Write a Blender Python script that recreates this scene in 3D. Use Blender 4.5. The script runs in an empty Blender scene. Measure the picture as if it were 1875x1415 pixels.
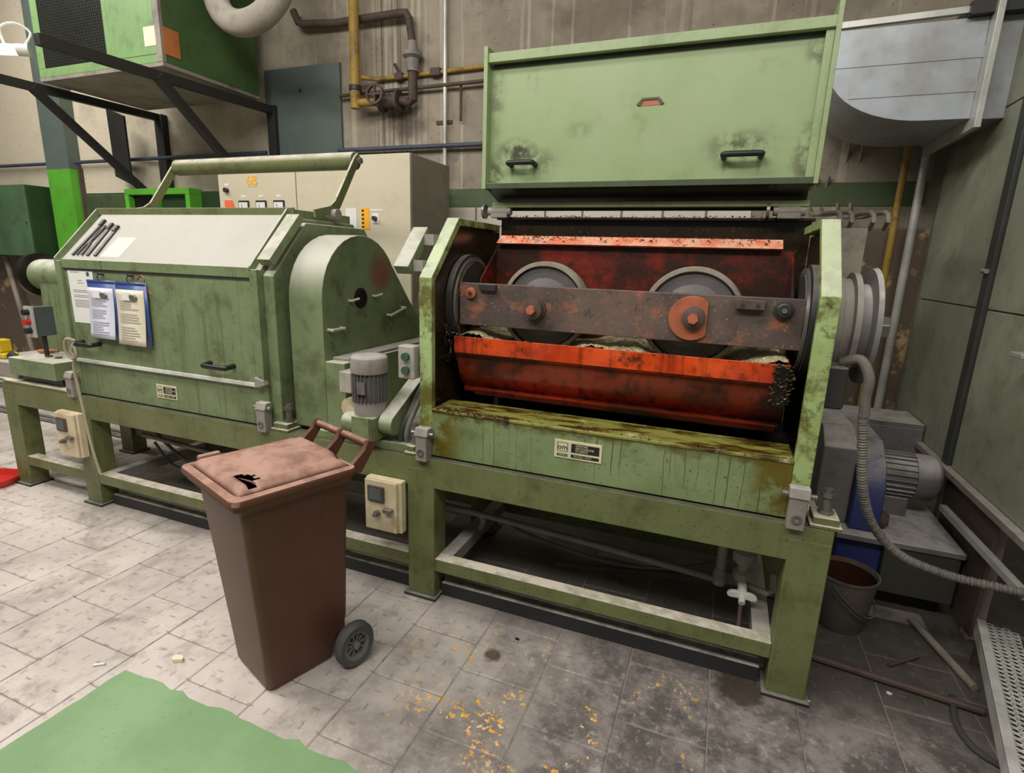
import bpy, bmesh, math, random
from math import sin, cos, pi, radians as RAD
from mathutils import Vector, Matrix
random.seed(7)
SC = bpy.context.scene
COL = SC.collection

# ---------------------------------------------------------------- camera
f_px, yaw, pit, rol = 988.0, RAD(20.9), RAD(13.2), RAD(1.87)
def _cam_axes():
    Y = Matrix(((cos(yaw), sin(yaw), 0), (-sin(yaw), cos(yaw), 0), (0, 0, 1)))
    Bm = Matrix(((1, 0, 0), (0, 0, -1), (0, 1, 0)))
    P = Matrix(((1, 0, 0), (0, cos(pit), -sin(pit)), (0, sin(pit), cos(pit))))
    Rm = Matrix(((cos(rol), -sin(rol), 0), (sin(rol), cos(rol), 0), (0, 0, 1)))
    return Rm @ P @ Bm @ Y
_M = _cam_axes()
cam_data = bpy.data.cameras.new('camera')
cam = bpy.data.objects.new('camera', cam_data)
COL.objects.link(cam)
rot = Matrix((_M[0], -_M[1], -_M[2])).transposed()
cam.matrix_world = Matrix.Translation((0, -2.144, 1.7)) @ rot.to_4x4()
cam_data.sensor_width = 36.0
cam_data.lens = f_px / 1875.0 * 36.0
cam_data.clip_start = 0.02
SC.camera = cam

# ---------------------------------------------------------------- light
SC.view_settings.view_transform = 'Standard'
SC.view_settings.look = 'None'
SC.view_settings.gamma = 1.0
SC.view_settings.exposure = -0.1
SC.view_settings.use_curve_mapping = False
world = bpy.data.worlds.new('hall_ambient')
SC.world = world
world.use_nodes = True
world.node_tree.nodes['Background'].inputs[0].default_value = (1.0, 0.98, 0.95, 1)
world.node_tree.nodes['Background'].inputs[1].default_value = 0.11
def area(name, loc, target, sx, sy, power, color=(1, 0.965, 0.91)):
    d = bpy.data.lights.new(name, 'AREA')
    d.shape = 'RECTANGLE'; d.size = sx; d.size_y = sy; d.energy = power; d.color = color
    o = bpy.data.objects.new(name, d); COL.objects.link(o)
    o.location = loc
    o.rotation_euler = (Vector(target) - Vector(loc)).to_track_quat('-Z', 'Y').to_euler()
    return o
# rows of fluorescent fittings under the hall roof, in front of the machines
area('roof_lamp_row_a', (-3.4, -1.6, 5.2), (-3.4, -1.2, 0), 4.5, 0.7, 170)
area('roof_lamp_row_b', (-1.2, -3.4, 5.0), (-1.0, -0.2, 1.0), 4.5, 0.7, 165)
area('roof_lamp_row_c', (-6.5, -0.2, 5.2), (-6.0, 0.2, 0), 4.0, 0.7, 170)

area('right_fill_lamp', (2.2, -2.8, 5.0), (1.4, 0.4, 1.2), 3.0, 0.7, 70)  # unseen lamp added to brighten the enclosure and duct side

# ---------------------------------------------------------------- helpers
ORG = {}
class B:
    """collects geometry in world coordinates"""
    def __init__(s): s.v = []; s.f = []
    def add(s, vs, fs):
        n = len(s.v); s.v += [tuple(v) for v in vs]; s.f += [tuple(i + n for i in f) for f in fs]; return s
    def box(s, x0, x1, y0, y1, z0, z1):
        vs = [(x, y, z) for z in (z0, z1) for y in (y0, y1) for x in (x0, x1)]
        return s.add(vs, [(0, 2, 3, 1), (4, 5, 7, 6), (0, 1, 5, 4), (2, 6, 7, 3), (0, 4, 6, 2), (1, 3, 7, 5)])
    def bar(s, p0, p1, w, h, up=(0, 0, 1)):
        p0, p1 = Vector(p0), Vector(p1); d = (p1 - p0).normalized()
        u = Vector(up); a = d.cross(u)
        if a.length < 1e-4: a = d.cross(Vector((1, 0, 0)))
        a.normalize(); b = a.cross(d).normalized()
        vs = []
        for p in (p0, p1):
            for sa, sb in ((-1, -1), (1, -1), (1, 1), (-1, 1)):
                vs.append(p + a * sa * w / 2 + b * sb * h / 2)
        return s.add(vs, [(3, 2, 1, 0), (4, 5, 6, 7), (0, 1, 5, 4), (1, 2, 6, 5), (2, 3, 7, 6), (3, 0, 4, 7)])
    def prism(s, pts, axis, a0, a1):
        """pts: polygon in the two other axes (order x,y,z without axis)"""
        n = len(pts)
        def mk(p, a):
            if axis == 'x': return (a, p[0], p[1])
            if axis == 'y': return (p[0], a, p[1])
            return (p[0], p[1], a)
        vs = [mk(p, a0) for p in pts] + [mk(p, a1) for p in pts]
        fs = [tuple(range(n))[::-1], tuple(range(n, 2 * n))]
        fs += [(i, (i + 1) % n, n + (i + 1) % n, n + i) for i in range(n)]
        return s.add(vs, fs)
    def ring(s, c, d, prof, seg=24, closed=False):
        """lathe: prof = [(r, t)] along direction d from c"""
        c, d = Vector(c), Vector(d).normalized()
        a = d.orthogonal().normalized(); b = d.cross(a)
        vs = []; fs = []; m = len(prof)
        for r, t in prof:
            for k in range(seg):
                an = 2 * pi * k / seg
                vs.append(c + d * t + (a * cos(an) + b * sin(an)) * r)
        for i in range(m - 1):
            for k in range(seg):
                k2 = (k + 1) % seg
                fs.append((i * seg + k, i * seg + k2, (i + 1) * seg + k2, (i + 1) * seg + k))
        if closed:
            for k in range(seg):
                k2 = (k + 1) % seg
                fs.append(((m - 1) * seg + k, (m - 1) * seg + k2, k2, k))
        else:
            fs.append(tuple(range(seg))[::-1]); fs.append(tuple((m - 1) * seg + k for k in range(seg)))
        return s.add(vs, fs)
    def cyl(s, p0, p1, r, r2=None, seg=20):
        p0, p1 = Vector(p0), Vector(p1)
        return s.ring(p0, p1 - p0, [(r, 0), (r if r2 is None else r2, (p1 - p0).length)], seg)
    def tube(s, pts, r, seg=10, smooth=0):
        pts = [Vector(p) for p in pts]
        if smooth:
            out = []
            n = len(pts)
            for i in range(n - 1):
                p0 = pts[max(i - 1, 0)]; p1 = pts[i]; p2 = pts[i + 1]; p3 = pts[min(i + 2, n - 1)]
                for k in range(smooth):
                    t = k / smooth
                    out.append(0.5 * ((2 * p1) + (p2 - p0) * t + (2 * p0 - 5 * p1 + 4 * p2 - p3) * t * t + (3 * p1 - p0 - 3 * p2 + p3) * t ** 3))
            out.append(pts[-1]); pts = out
        n = len(pts); vs = []; fs = []
        d0 = (pts[1] - pts[0]).normalized(); a = d0.orthogonal().normalized()
        for i, p in enumerate(pts):
            d = (pts[min(i + 1, n - 1)] - pts[max(i - 1, 0)]).normalized()
            a = (a - d * a.dot(d)).normalized(); b = d.cross(a)
            rr = r[i] if isinstance(r, list) else (r(i / (n - 1)) if callable(r) else r)
            for k in range(seg):
                an = 2 * pi * k / seg
                vs.append(p + (a * cos(an) + b * sin(an)) * rr)
        for i in range(n - 1):
            for k in range(seg):
                k2 = (k + 1) % seg
                fs.append((i * seg + k, i * seg + k2, (i + 1) * seg + k2, (i + 1) * seg + k))
        fs.append(tuple(range(seg))[::-1]); fs.append(tuple((n - 1) * seg + k for k in range(seg)))
        return s.add(vs, fs)
    def xf(s, mat):
        s.v = [tuple(mat @ Vector(v)) for v in s.v]; return s
    def build(s, name, mat, parent=None, bevel=0.0, ang=0.6, seg=2):
        o = Vector(ORG.get(parent.name, (0, 0, 0))) if parent else Vector((0, 0, 0))
        me = bpy.data.meshes.new(name)
        me.from_pydata([tuple(Vector(v) - o) for v in s.v], [], s.f)
        bm = bmesh.new(); bm.from_mesh(me); bmesh.ops.recalc_face_normals(bm, faces=bm.faces); bm.to_mesh(me); bm.free()
        me.materials.append(M[mat] if isinstance(mat, str) else mat)
        me.shade_smooth(); me.set_sharp_from_angle(angle=ang)
        ob = bpy.data.objects.new(name, me); COL.objects.link(ob)
        if parent: ob.parent = parent
        ORG[ob.name] = tuple(o)
        if bevel:
            md = ob.modifiers.new('bevel', 'BEVEL'); md.width = bevel; md.segments = seg
            md.limit_method = 'ANGLE'; md.angle_limit = 0.6; md.harden_normals = True
        return ob
def thing(name, loc, label, cat, group=None):
    o = bpy.data.objects.new(name, None); COL.objects.link(o); o.location = loc
    o.empty_display_size = 0.1
    ORG[o.name] = tuple(loc); o['label'] = label; o['category'] = cat
    if group: o['group'] = group
    return o
def tag(o, label, cat, group=None):
    o['label'] = label; o['category'] = cat
    if group: o['group'] = group
    return o
def struct(o, label=None):
    o['kind'] = 'structure'
    if label: o['label'] = label
    return o
def lbl(o, label): o['label'] = label; return o
def text(name, body, size, loc, rx, rz, mat, parent, align='LEFT', ext=0.0006):
    cu = bpy.data.curves.new(name, 'FONT'); cu.body = body; cu.size = size; cu.extrude = ext
    cu.align_x = align; cu.align_y = 'CENTER'; cu.resolution_u = 2
    t = bpy.data.objects.new(name, cu); COL.objects.link(t)
    bpy.context.view_layer.update()
    me = bpy.data.meshes.new_from_object(t.evaluated_get(bpy.context.evaluated_depsgraph_get()))
    bpy.data.objects.remove(t)
    mx = Matrix.Translation(loc) @ Matrix.Rotation(rz, 4, 'Z') @ Matrix.Rotation(rx, 4, 'X')
    o = Vector(ORG.get(parent.name, (0, 0, 0)))
    me.transform(Matrix.Translation(-o) @ mx)
    me.materials.clear(); me.materials.append(M[mat])
    ob = bpy.data.objects.new(name, me); COL.objects.link(ob); ob.parent = parent
    ORG[ob.name] = tuple(o)
    return ob

# ---------------------------------------------------------------- materials
M = {}
def lin(r, g, b):
    def c(u):
        u /= 255.0
        return u / 12.92 if u <= 0.04045 else ((u + 0.055) / 1.055) ** 2.4
    return (c(r), c(g), c(b), 1)
class NT:
    def __init__(s, name):
        m = bpy.data.materials.new(name); m.use_nodes = True
        s.m = m; s.t = m.node_tree; s.t.nodes.clear()
        s.out = s.n('ShaderNodeOutputMaterial'); s.bsdf = s.n('ShaderNodeBsdfPrincipled')
        s.l(s.bsdf.outputs[0], s.out.inputs[0])
        s.geo = s.n('ShaderNodeNewGeometry'); s.pos = s.geo.outputs['Position']
        M[name] = m
    def n(s, t): return s.t.nodes.new(t)
    def l(s, a, b): s.t.links.new(a, b)
    def put(s, sock, v):
        if hasattr(v, 'is_output') or isinstance(v, bpy.types.NodeSocket): s.l(v, sock)
        else: sock.default_value = v
    def scale(s, vec, sc):
        n = s.n('ShaderNodeVectorMath'); n.operation = 'MULTIPLY'; s.l(vec, n.inputs[0]); n.inputs[1].default_value = sc; return n.outputs[0]
    def noise(s, sc=5, det=5, rough=0.6, vec=None, dist=0):
        n = s.n('ShaderNodeTexNoise'); n.inputs['Scale'].default_value = sc; n.inputs['Detail'].default_value = det
        n.inputs['Roughness'].default_value = rough; n.inputs['Distortion'].default_value = dist
        s.l(vec or s.pos, n.inputs['Vector']); return n.outputs[0]
    def ramp(s, v, lo, hi, a=0.0, b=1.0):
        n = s.n('ShaderNodeMapRange'); n.interpolation_type = 'SMOOTHSTEP'
        s.put(n.inputs[0], v); n.inputs[1].default_value = lo; n.inputs[2].default_value = hi
        n.inputs[3].default_value = a; n.inputs[4].default_value = b; return n.outputs[0]
    def math(s, op, a, b=0.0, c=0.0):
        n = s.n('ShaderNodeMath'); n.operation = op; s.put(n.inputs[0], a); s.put(n.inputs[1], b); s.put(n.inputs[2], c); return n.outputs[0]
    def mix(s, fac, a, b, mode='MIX'):
        n = s.n('ShaderNodeMix'); n.data_type = 'RGBA'; n.blend_type = mode
        s.put(n.inputs[0], fac); s.put(n.inputs[6], a); s.put(n.inputs[7], b); return n.outputs[2]
    def xyz(s):
        n = s.n('ShaderNodeSeparateXYZ'); s.l(s.pos, n.inputs[0]); return n.outputs
    def nz(s):
        n = s.n('ShaderNodeSeparateXYZ'); s.l(s.geo.outputs['Normal'], n.inputs[0]); return n.outputs[2]
    def bump(s, h, strength=0.3, dist=0.01):
        n = s.n('ShaderNodeBump'); n.inputs['Strength'].default_value = strength; n.inputs['Distance'].default_value = dist
        s.l(h, n.inputs['Height']); s.l(n.outputs[0], s.bsdf.inputs['Normal'])
    def done(s, col, rough=0.5, metal=0.0, spec=0.5):
        s.put(s.bsdf.inputs['Base Color'], col); s.put(s.bsdf.inputs['Roughness'], rough)
        s.put(s.bsdf.inputs['Metallic'], metal); s.bsdf.inputs['Specular IOR Level'].default_value = spec
        return s.m
def paint(name, base, dark=None, var=0.25, grime=0.35, gcol=(58, 52, 34), gs=6.0, streak=0.0, dust=0.0, dcol=(205, 200, 188),
          rough=0.5, metal=0.0, spot=0.0, scol=(70, 60, 40), bump=0.0, spec=0.5):
    t = NT(name)
    b = lin(*base); d = lin(*(dark or tuple(int(c * 0.72) for c in base)))
    c = t.mix(t.ramp(t.noise(3.0, 4), 0.35, 0.7, 0, var * 2.2), b, d)
    if grime:
        c = t.mix(t.ramp(t.noise(gs, 9, 0.72), 0.5, 0.68, 0, grime), c, lin(*gcol))
        c = t.mix(t.ramp(t.noise(gs * 4.5, 6, 0.7), 0.52, 0.7, 0, grime * 0.55), c, lin(*gcol))
    if streak:
        v = t.scale(t.pos, (38, 38, 1.3))
        c = t.mix(t.math('MULTIPLY', t.ramp(t.noise(1.0, 5, 0.6, v), 0.53, 0.66, 0, streak), t.ramp(t.noise(2.2, 3), 0.38, 0.6)), c, lin(*gcol))
    if spot:
        c = t.mix(t.ramp(t.noise(75, 3, 0.5), 0.63, 0.7, 0, spot), c, lin(*scol))
    r = rough
    if dust:
        m = t.math('MULTIPLY', t.ramp(t.nz(), 0.1, 0.8, 0, dust), t.ramp(t.noise(9, 8, 0.7), 0.38, 0.58, 0.5, 1))
        c = t.mix(m, c, lin(*dcol)); r = t.math('ADD', rough, t.math('MULTIPLY', m, 0.3))
    if bump: t.bump(t.noise(40, 4), bump, 0.004)
    return t.done(c, r, metal, spec)

paint('green', (122, 136, 98), (102, 116, 78), streak=0.35, dust=0.8, spot=0.5, grime=0.4, rough=0.45)
paint('green_dirty', (118, 132, 90), (94, 106, 64), streak=0.9, dust=0.55, spot=0.8, grime=0.7, gcol=(66, 58, 26), rough=0.42)
paint('green_frame', (108, 114, 72), (88, 94, 52), streak=0.3, dust=0.95, dcol=(205, 196, 180), spot=0.8, grime=0.55, gcol=(70, 66, 34), rough=0.5)
paint('green_rail_shaded', (108, 114, 72), (88, 94, 52), streak=0.3, dust=0.9, dcol=(74, 70, 62), spot=0.8, grime=0.55, gcol=(70, 66, 34), rough=0.5)  # dark tone on upward faces paints the shadow strip under the panel
paint('green_lid', (152, 168, 124), (140, 158, 110), streak=0.12, dust=0.3, spot=0.25, grime=0.22, rough=0.42)
paint('hood_dust', (174, 170, 160), (160, 158, 146), grime=0.12, gcol=(150, 150, 120), rough=0.6, var=0.15)
paint('faded_red', (112, 66, 50), (100, 84, 54), grime=0.5, gcol=(84, 88, 56), rough=0.5)
paint('green_unit', (128, 162, 104), (110, 146, 88), streak=0.15, grime=0.25, rough=0.5)
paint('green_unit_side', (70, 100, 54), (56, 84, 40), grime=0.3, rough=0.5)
paint('green_dark', (70, 84, 54), grime=0.5, rough=0.5, dust=0.3)
paint('green_bright', (96, 178, 52), (86, 160, 46), grime=0.2, rough=0.5)
paint('green_locker', (86, 118, 82), grime=0.2, rough=0.45)
paint('green_locker_dark', (40, 66, 34), grime=0.2, rough=0.5)
paint('enclosure', (158, 161, 142), (136, 139, 118), grime=0.45, gcol=(104, 92, 62), gs=2.5, streak=0.35, rough=0.55, var=0.3)
paint('enclosure_strip', (66, 68, 66), grime=0.3, rough=0.5)
paint('duct', (176, 182, 188), (150, 150, 148), grime=0.35, gcol=(146, 130, 116), gs=3, rough=0.42, metal=0.25, var=0.35)
paint('interior', (50, 38, 24), grime=0.7, gcol=(24, 15, 8), rough=0.25, spot=0.4, scol=(120, 96, 56))
paint('debris', (96, 78, 54), (60, 46, 30), grime=0.5, gcol=(34, 24, 14), gs=25, rough=0.3, var=0.5)
paint('oil_black', (22, 18, 14), grime=0.4, gcol=(60, 42, 16), rough=0.3)
paint('rubber_black', (24, 24, 24), grime=0.2, rough=0.45)
paint('dark_steel', (52, 50, 48), grime=0.3, rough=0.5, dust=0.3)
paint('black_iron', (44, 42, 40), grime=0.3, rough=0.6, dust=0.2)
paint('steel', (140, 136, 128), grime=0.4, gcol=(92, 78, 60), rough=0.4, metal=0.6)
paint('motor_grey', (104, 100, 98), grime=0.5, gcol=(60, 54, 50), rough=0.6)
paint('dusty_steel', (150, 142, 134), grime=0.35, gcol=(86, 76, 64), rough=0.65, dust=0.6, dcol=(190, 184, 176))
paint('channel', (46, 46, 46), grime=0.3, rough=0.6, dust=1.0, dcol=(190, 184, 174))
paint('galvanised', (208, 208, 200), grime=0.25, gcol=(140, 130, 110), rough=0.4, metal=0.3)
paint('white_paint', (222, 222, 212), grime=0.15, rough=0.4)
paint('beige', (208, 198, 172), (200, 190, 162), grime=0.08, rough=0.5, var=0.15)
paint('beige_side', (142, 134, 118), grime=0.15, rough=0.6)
paint('cream_box', (212, 198, 166), (200, 182, 142), grime=0.4, gcol=(150, 100, 48), gs=9, streak=0.2, rough=0.5)
paint('grey_box', (84, 92, 92), grime=0.15, rough=0.45)
paint('pale_grey_box', (176, 170, 160), grime=0.25, rough=0.5)
paint('yellow_pipe', (176, 142, 56), (136, 112, 58), grime=0.75, gcol=(96, 70, 36), rough=0.55)
paint('rust_pipe', (88, 72, 62), grime=0.5, gcol=(50, 36, 30), rough=0.7)
paint('blue_pipe', (74, 80, 98), grime=0.3, rough=0.5)
paint('grey_pipe', (150, 142, 128), grime=0.4, rough=0.6)
paint('board', (92, 104, 98), (78, 92, 88), grime=0.3, gcol=(120, 130, 96), gs=3, rough=0.6)
paint('insulation', (176, 168, 156), (140, 128, 112), grime=0.4, gcol=(120, 100, 76), rough=0.8, dust=0.5, bump=0.5)
paint('blue', (46, 56, 116), (36, 40, 90), grime=0.4, gcol=(62, 62, 70), dust=0.85, dcol=(176, 172, 168), rough=0.5)
paint('blower_dark', (66, 66, 58), grime=0.4, gcol=(48, 42, 32), dust=0.85, dcol=(186, 180, 172), rough=0.6)
paint('blower_grey', (126, 122, 120), grime=0.35, dust=1.0, dcol=(196, 190, 184), rough=0.6)
paint('brown_bin', (104, 66, 50), (90, 56, 42), grime=0.12, gcol=(140, 110, 90), var=0.2, dust=0.75, dcol=(188, 150, 134), rough=0.6, spec=0.3)
paint('bin_side', (94, 60, 46), (82, 50, 38), grime=0.1, var=0.2, rough=0.45, spec=0.4)
paint('tyre', (84, 82, 80), grime=0.25, rough=0.7)
paint('wheel_hub', (120, 116, 112), grime=0.4, rough=0.6)
t = NT('rusty_steel')
c = t.mix(t.ramp(t.noise(3.2, 7, 0.65), 0.4, 0.6), lin(104, 86, 78), lin(84, 72, 68))
c = t.mix(t.ramp(t.noise(4.3, 8, 0.7, t.scale(t.pos, (1, 1, 1.6))), 0.5, 0.64, 0, 0.75), c, lin(164, 98, 70))
c = t.mix(t.ramp(t.noise(16, 7, 0.72), 0.53, 0.68, 0, 0.7), c, lin(54, 44, 40))
c = t.mix(t.ramp(t.noise(60, 3), 0.62, 0.7, 0, 0.5), c, lin(170, 150, 130))
t.done(c, t.ramp(t.noise(8, 5), 0.4, 0.6, 0.35, 0.6)); t.bump(t.noise(45, 6, 0.7), 0.3, 0.003)
paint('wheel_rim', (158, 150, 136), grime=0.4, rough=0.6)
paint('wheel_face', (98, 94, 92), grime=0.6, gcol=(60, 56, 54), gs=4, rough=0.55)
paint('rust_orange', (186, 104, 74), grime=0.4, gcol=(120, 66, 44), rough=0.5)
paint('paper', (232, 230, 224), grime=0, var=0.05, rough=0.7)
paint('paper_blue', (222, 224, 238), grime=0, var=0.05, rough=0.7)
paint('paper_cream', (232, 222, 196), grime=0, var=0.05, rough=0.7)
paint('ink', (150, 150, 150), grime=0, var=0, rough=0.8)
paint('ink_black', (26, 26, 26), grime=0, var=0, rough=0.7)
paint('ink_green', (52, 96, 66), grime=0, var=0, rough=0.7)
paint('clip_blue', (62, 82, 140), grime=0, var=0.1, rough=0.35)
paint('plate_cream', (222, 214, 178), grime=0.1, rough=0.4)
paint('orange_label', (244, 176, 36), grime=0, var=0, rough=0.6)
paint('red_label', (236, 110, 60), grime=0, var=0, rough=0.6)
paint('red', (206, 44, 34), grime=0.1, rough=0.35)
paint('yellow', (236, 200, 40), grime=0.05, rough=0.4)
paint('button_green', (62, 92, 70), grime=0.1, rough=0.4)
paint('wood', (196, 118, 66), grime=0.1, rough=0.4)
paint('rope', (178, 166, 140), grime=0.2, rough=0.8)
paint('cable', (120, 114, 106), grime=0.3, rough=0.6)
paint('cable_dark', (70, 68, 66), grime=0.3, rough=0.5)
paint('rust_bucket', (104, 102, 94), (80, 76, 68), grime=0.9, gcol=(106, 56, 26), gs=5, rough=0.55)
paint('bucket_inside', (64, 34, 20), grime=0.7, gcol=(24, 14, 10), gs=8, rough=0.4)
paint('perforated', (222, 220, 212), grime=0.2, rough=0.4, metal=0.15)
paint('wall_tile', (226, 216, 200), grime=0.15, gcol=(180, 160, 130), rough=0.25, var=0.1)
paint('grout', (150, 140, 124), grime=0.2, rough=0.8)
paint('wall_green_band', (84, 98, 66), grime=0.3, rough=0.55)
paint('sludge', (96, 92, 94), grime=0.6, gcol=(40, 32, 26), gs=5, rough=0.25)
t = NT('tube_glow'); t.done((1, 1, 1, 1)); t.bsdf.inputs['Emission Color'].default_value = (1, 0.98, 0.92, 1); t.bsdf.inputs['Emission Strength'].default_value = 4.0

t = NT('lid_paint')
X, Y, Z = t.xyz()
c = t.mix(t.ramp(t.noise(2.5, 4), 0.35, 0.7), lin(152, 168, 124), lin(142, 160, 112))
c = t.mix(t.ramp(t.noise(7, 8, 0.7), 0.55, 0.72, 0, 0.3), c, lin(110, 112, 70))
def smudge(x, z, rx, rz, amt):
    dx = t.math('DIVIDE', t.math('SUBTRACT', X, x), rx); dz = t.math('DIVIDE', t.math('SUBTRACT', Z, z), rz)
    d = t.math('SQRT', t.math('ADD', t.math('MULTIPLY', dx, dx), t.math('MULTIPLY', dz, dz)))
    return t.math('MULTIPLY', t.ramp(d, 1.0, 0.2, 0, amt), t.ramp(t.noise(14, 7, 0.7), 0.4, 0.6))
for a in ((-1.12, 2.26, 0.16, 0.09, 1.0), (-1.0, 2.2, 0.16, 0.1, 0.6), (0.0, 2.24, 0.22, 0.1, 0.8), (-1.25, 2.15, 0.1, 0.12, 0.8), (0.28, 2.2, 0.09, 0.2, 0.8), (0.27, 2.62, 0.08, 0.1, 0.7), (-1.03, 2.6, 0.06, 0.08, 0.5), (-0.78, 2.35, 0.1, 0.06, 0.3), (-1.24, 2.55, 0.06, 0.3, 0.5)):
    c = t.mix(smudge(*a), c, lin(64, 62, 36))
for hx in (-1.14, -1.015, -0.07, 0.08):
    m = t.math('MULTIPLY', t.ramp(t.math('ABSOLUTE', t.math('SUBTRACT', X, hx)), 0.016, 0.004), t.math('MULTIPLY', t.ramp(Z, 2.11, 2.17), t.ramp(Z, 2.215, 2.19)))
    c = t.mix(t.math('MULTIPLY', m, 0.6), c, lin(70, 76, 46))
t.done(c, 0.42)
t = NT('green_guard')
X, Y, Z = t.xyz()
c = t.mix(t.ramp(t.noise(3, 4), 0.35, 0.7), lin(116, 130, 92), lin(94, 108, 70))
c = t.mix(t.ramp(t.noise(6, 9, 0.72), 0.5, 0.68, 0, 0.45), c, lin(58, 52, 34))
dy = t.math('SUBTRACT', Y, 0.60); dz = t.math('SUBTRACT', Z, 1.60)
d = t.math('SQRT', t.math('ADD', t.math('MULTIPLY', dy, dy), t.math('MULTIPLY', dz, dz)))
nx_ = t.n('ShaderNodeSeparateXYZ'); t.l(t.geo.outputs['Normal'], nx_.inputs[0])
c = t.mix(t.math('MULTIPLY', t.ramp(t.math('ADD', d, t.math('MULTIPLY', t.math('SUBTRACT', t.noise(12, 4), 0.5), 0.08)), 0.15, 0.05, 0, 0.7), t.ramp(nx_.outputs[0], 0.8, 0.95)), c, lin(120, 50, 40))
m = t.math('MULTIPLY', t.ramp(t.nz(), -0.05, 0.75, 0, 0.85), t.ramp(t.noise(5, 6, 0.65), 0.25, 0.5, 0.6, 1)); c = t.mix(m, c, lin(196, 192, 180))
t.done(c, 0.5)
# orange oily paint of the trough
t = NT('orange')
c = t.mix(t.ramp(t.noise(4, 5), 0.3, 0.65), lin(226, 82, 22), lin(176, 50, 16))
c = t.mix(t.ramp(t.noise(9, 9, 0.72), 0.5, 0.68, 0, 0.9), c, lin(46, 26, 12))
v = t.scale(t.pos, (22, 22, 1.6)); c = t.mix(t.ramp(t.noise(1, 5, 0.6, v), 0.56, 0.72, 0, 0.7), c, lin(60, 22, 8))
t.done(c, t.ramp(t.noise(6, 4), 0.4, 0.6, 0.22, 0.5)); t.bump(t.noise(30, 5), 0.25, 0.004)
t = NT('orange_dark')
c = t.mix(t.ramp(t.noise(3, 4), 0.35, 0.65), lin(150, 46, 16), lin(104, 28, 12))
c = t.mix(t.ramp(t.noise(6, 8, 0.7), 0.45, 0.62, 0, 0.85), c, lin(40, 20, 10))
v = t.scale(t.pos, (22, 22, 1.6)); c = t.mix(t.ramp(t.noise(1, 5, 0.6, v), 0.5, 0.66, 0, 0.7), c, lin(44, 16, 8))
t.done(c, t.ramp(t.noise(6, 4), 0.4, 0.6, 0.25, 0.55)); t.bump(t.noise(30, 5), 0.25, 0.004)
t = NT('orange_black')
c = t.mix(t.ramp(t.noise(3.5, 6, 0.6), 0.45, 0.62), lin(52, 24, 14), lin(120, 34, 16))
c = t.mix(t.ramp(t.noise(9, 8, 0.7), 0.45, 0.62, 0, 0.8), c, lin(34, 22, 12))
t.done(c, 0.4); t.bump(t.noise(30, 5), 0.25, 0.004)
# dusty top flange of the trough, its lit look painted as pale pink
t = NT('orange_lit')
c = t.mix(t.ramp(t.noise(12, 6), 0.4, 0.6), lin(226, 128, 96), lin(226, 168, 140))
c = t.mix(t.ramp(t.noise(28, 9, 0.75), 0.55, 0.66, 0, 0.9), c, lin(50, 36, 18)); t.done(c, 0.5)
# oily sill
t = NT('oily_sill')
v = t.scale(t.pos, (4, 14, 6))
c = t.mix(t.ramp(t.noise(1.3, 7, 0.65, v), 0.42, 0.6), lin(140, 140, 70), lin(70, 46, 12))
c = t.mix(t.ramp(t.noise(9, 5), 0.6, 0.72, 0, 0.7), c, lin(196, 190, 150))
c = t.mix(t.ramp(t.noise(7, 7, 0.7), 0.58, 0.68, 0, 0.85), c, lin(40, 26, 8))
t.done(c, 0.16); t.bump(t.noise(14, 5), 0.3, 0.006)
# front panel with oil runs from the sill
t = NT('oily_panel')
X, Y, Z = t.xyz()
c = t.mix(t.ramp(t.noise(3, 4), 0.35, 0.7), lin(132, 146, 104), lin(114, 128, 84))
c = t.mix(t.ramp(t.noise(7, 9, 0.72), 0.5, 0.68, 0, 0.45), c, lin(84, 80, 44))
def runs(freq, lo, hi, wob, r0, col, amt, seed):
    global c
    cb = t.n('ShaderNodeCombineXYZ')
    t.l(t.math('ADD', X, t.math('MULTIPLY', t.noise(5, 3, 0.6), wob)), cb.inputs[0]); cb.inputs[1].default_value = seed
    m = t.ramp(t.noise(freq, 2, 0.5, cb.outputs[0]), lo, hi)
    cl = t.n('ShaderNodeCombineXYZ'); t.l(X, cl.inputs[0]); cl.inputs[1].default_value = seed + 3.3
    ln = t.math('MULTIPLY', t.noise(11, 2, 0.5, cl.outputs[0]), 0.75)
    rc = t.ramp(t.math('ADD', t.math('ADD', Z, ln), t.math('MULTIPLY', t.noise(30, 3), 0.04)), r0, r0 + 0.05)
    c = t.mix(t.math('MULTIPLY', t.math('MULTIPLY', m, rc), amt), c, lin(*col))
runs(90, 0.62, 0.65, 0.03, 1.13, (70, 62, 16), 0.9, 1.0)
runs(55, 0.63, 0.66, 0.02, 1.17, (84, 72, 10), 0.9, 7.0)
runs(28, 0.60, 0.70, 0.04, 1.24, (110, 98, 34), 0.75, 4.0)
c = t.mix(t.math('MULTIPLY', t.ramp(t.math('ADD', Z, t.math('MULTIPLY', t.noise(12, 7, 0.7), 0.14)), 1.015, 1.06), 0.9), c, lin(86, 72, 26))
ends = t.math('ADD', t.ramp(X, 0.14, 0.24), t.ramp(X, -1.02, -1.18))
c = t.mix(t.math('MULTIPLY', ends, t.ramp(t.noise(9, 6, 0.65), 0.38, 0.56, 0, 0.92)), c, lin(96, 80, 14))
c = t.mix(t.ramp(t.noise(60, 3), 0.62, 0.69, 0, 0.7), c, lin(80, 74, 40))
t.done(c, 0.34)
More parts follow.
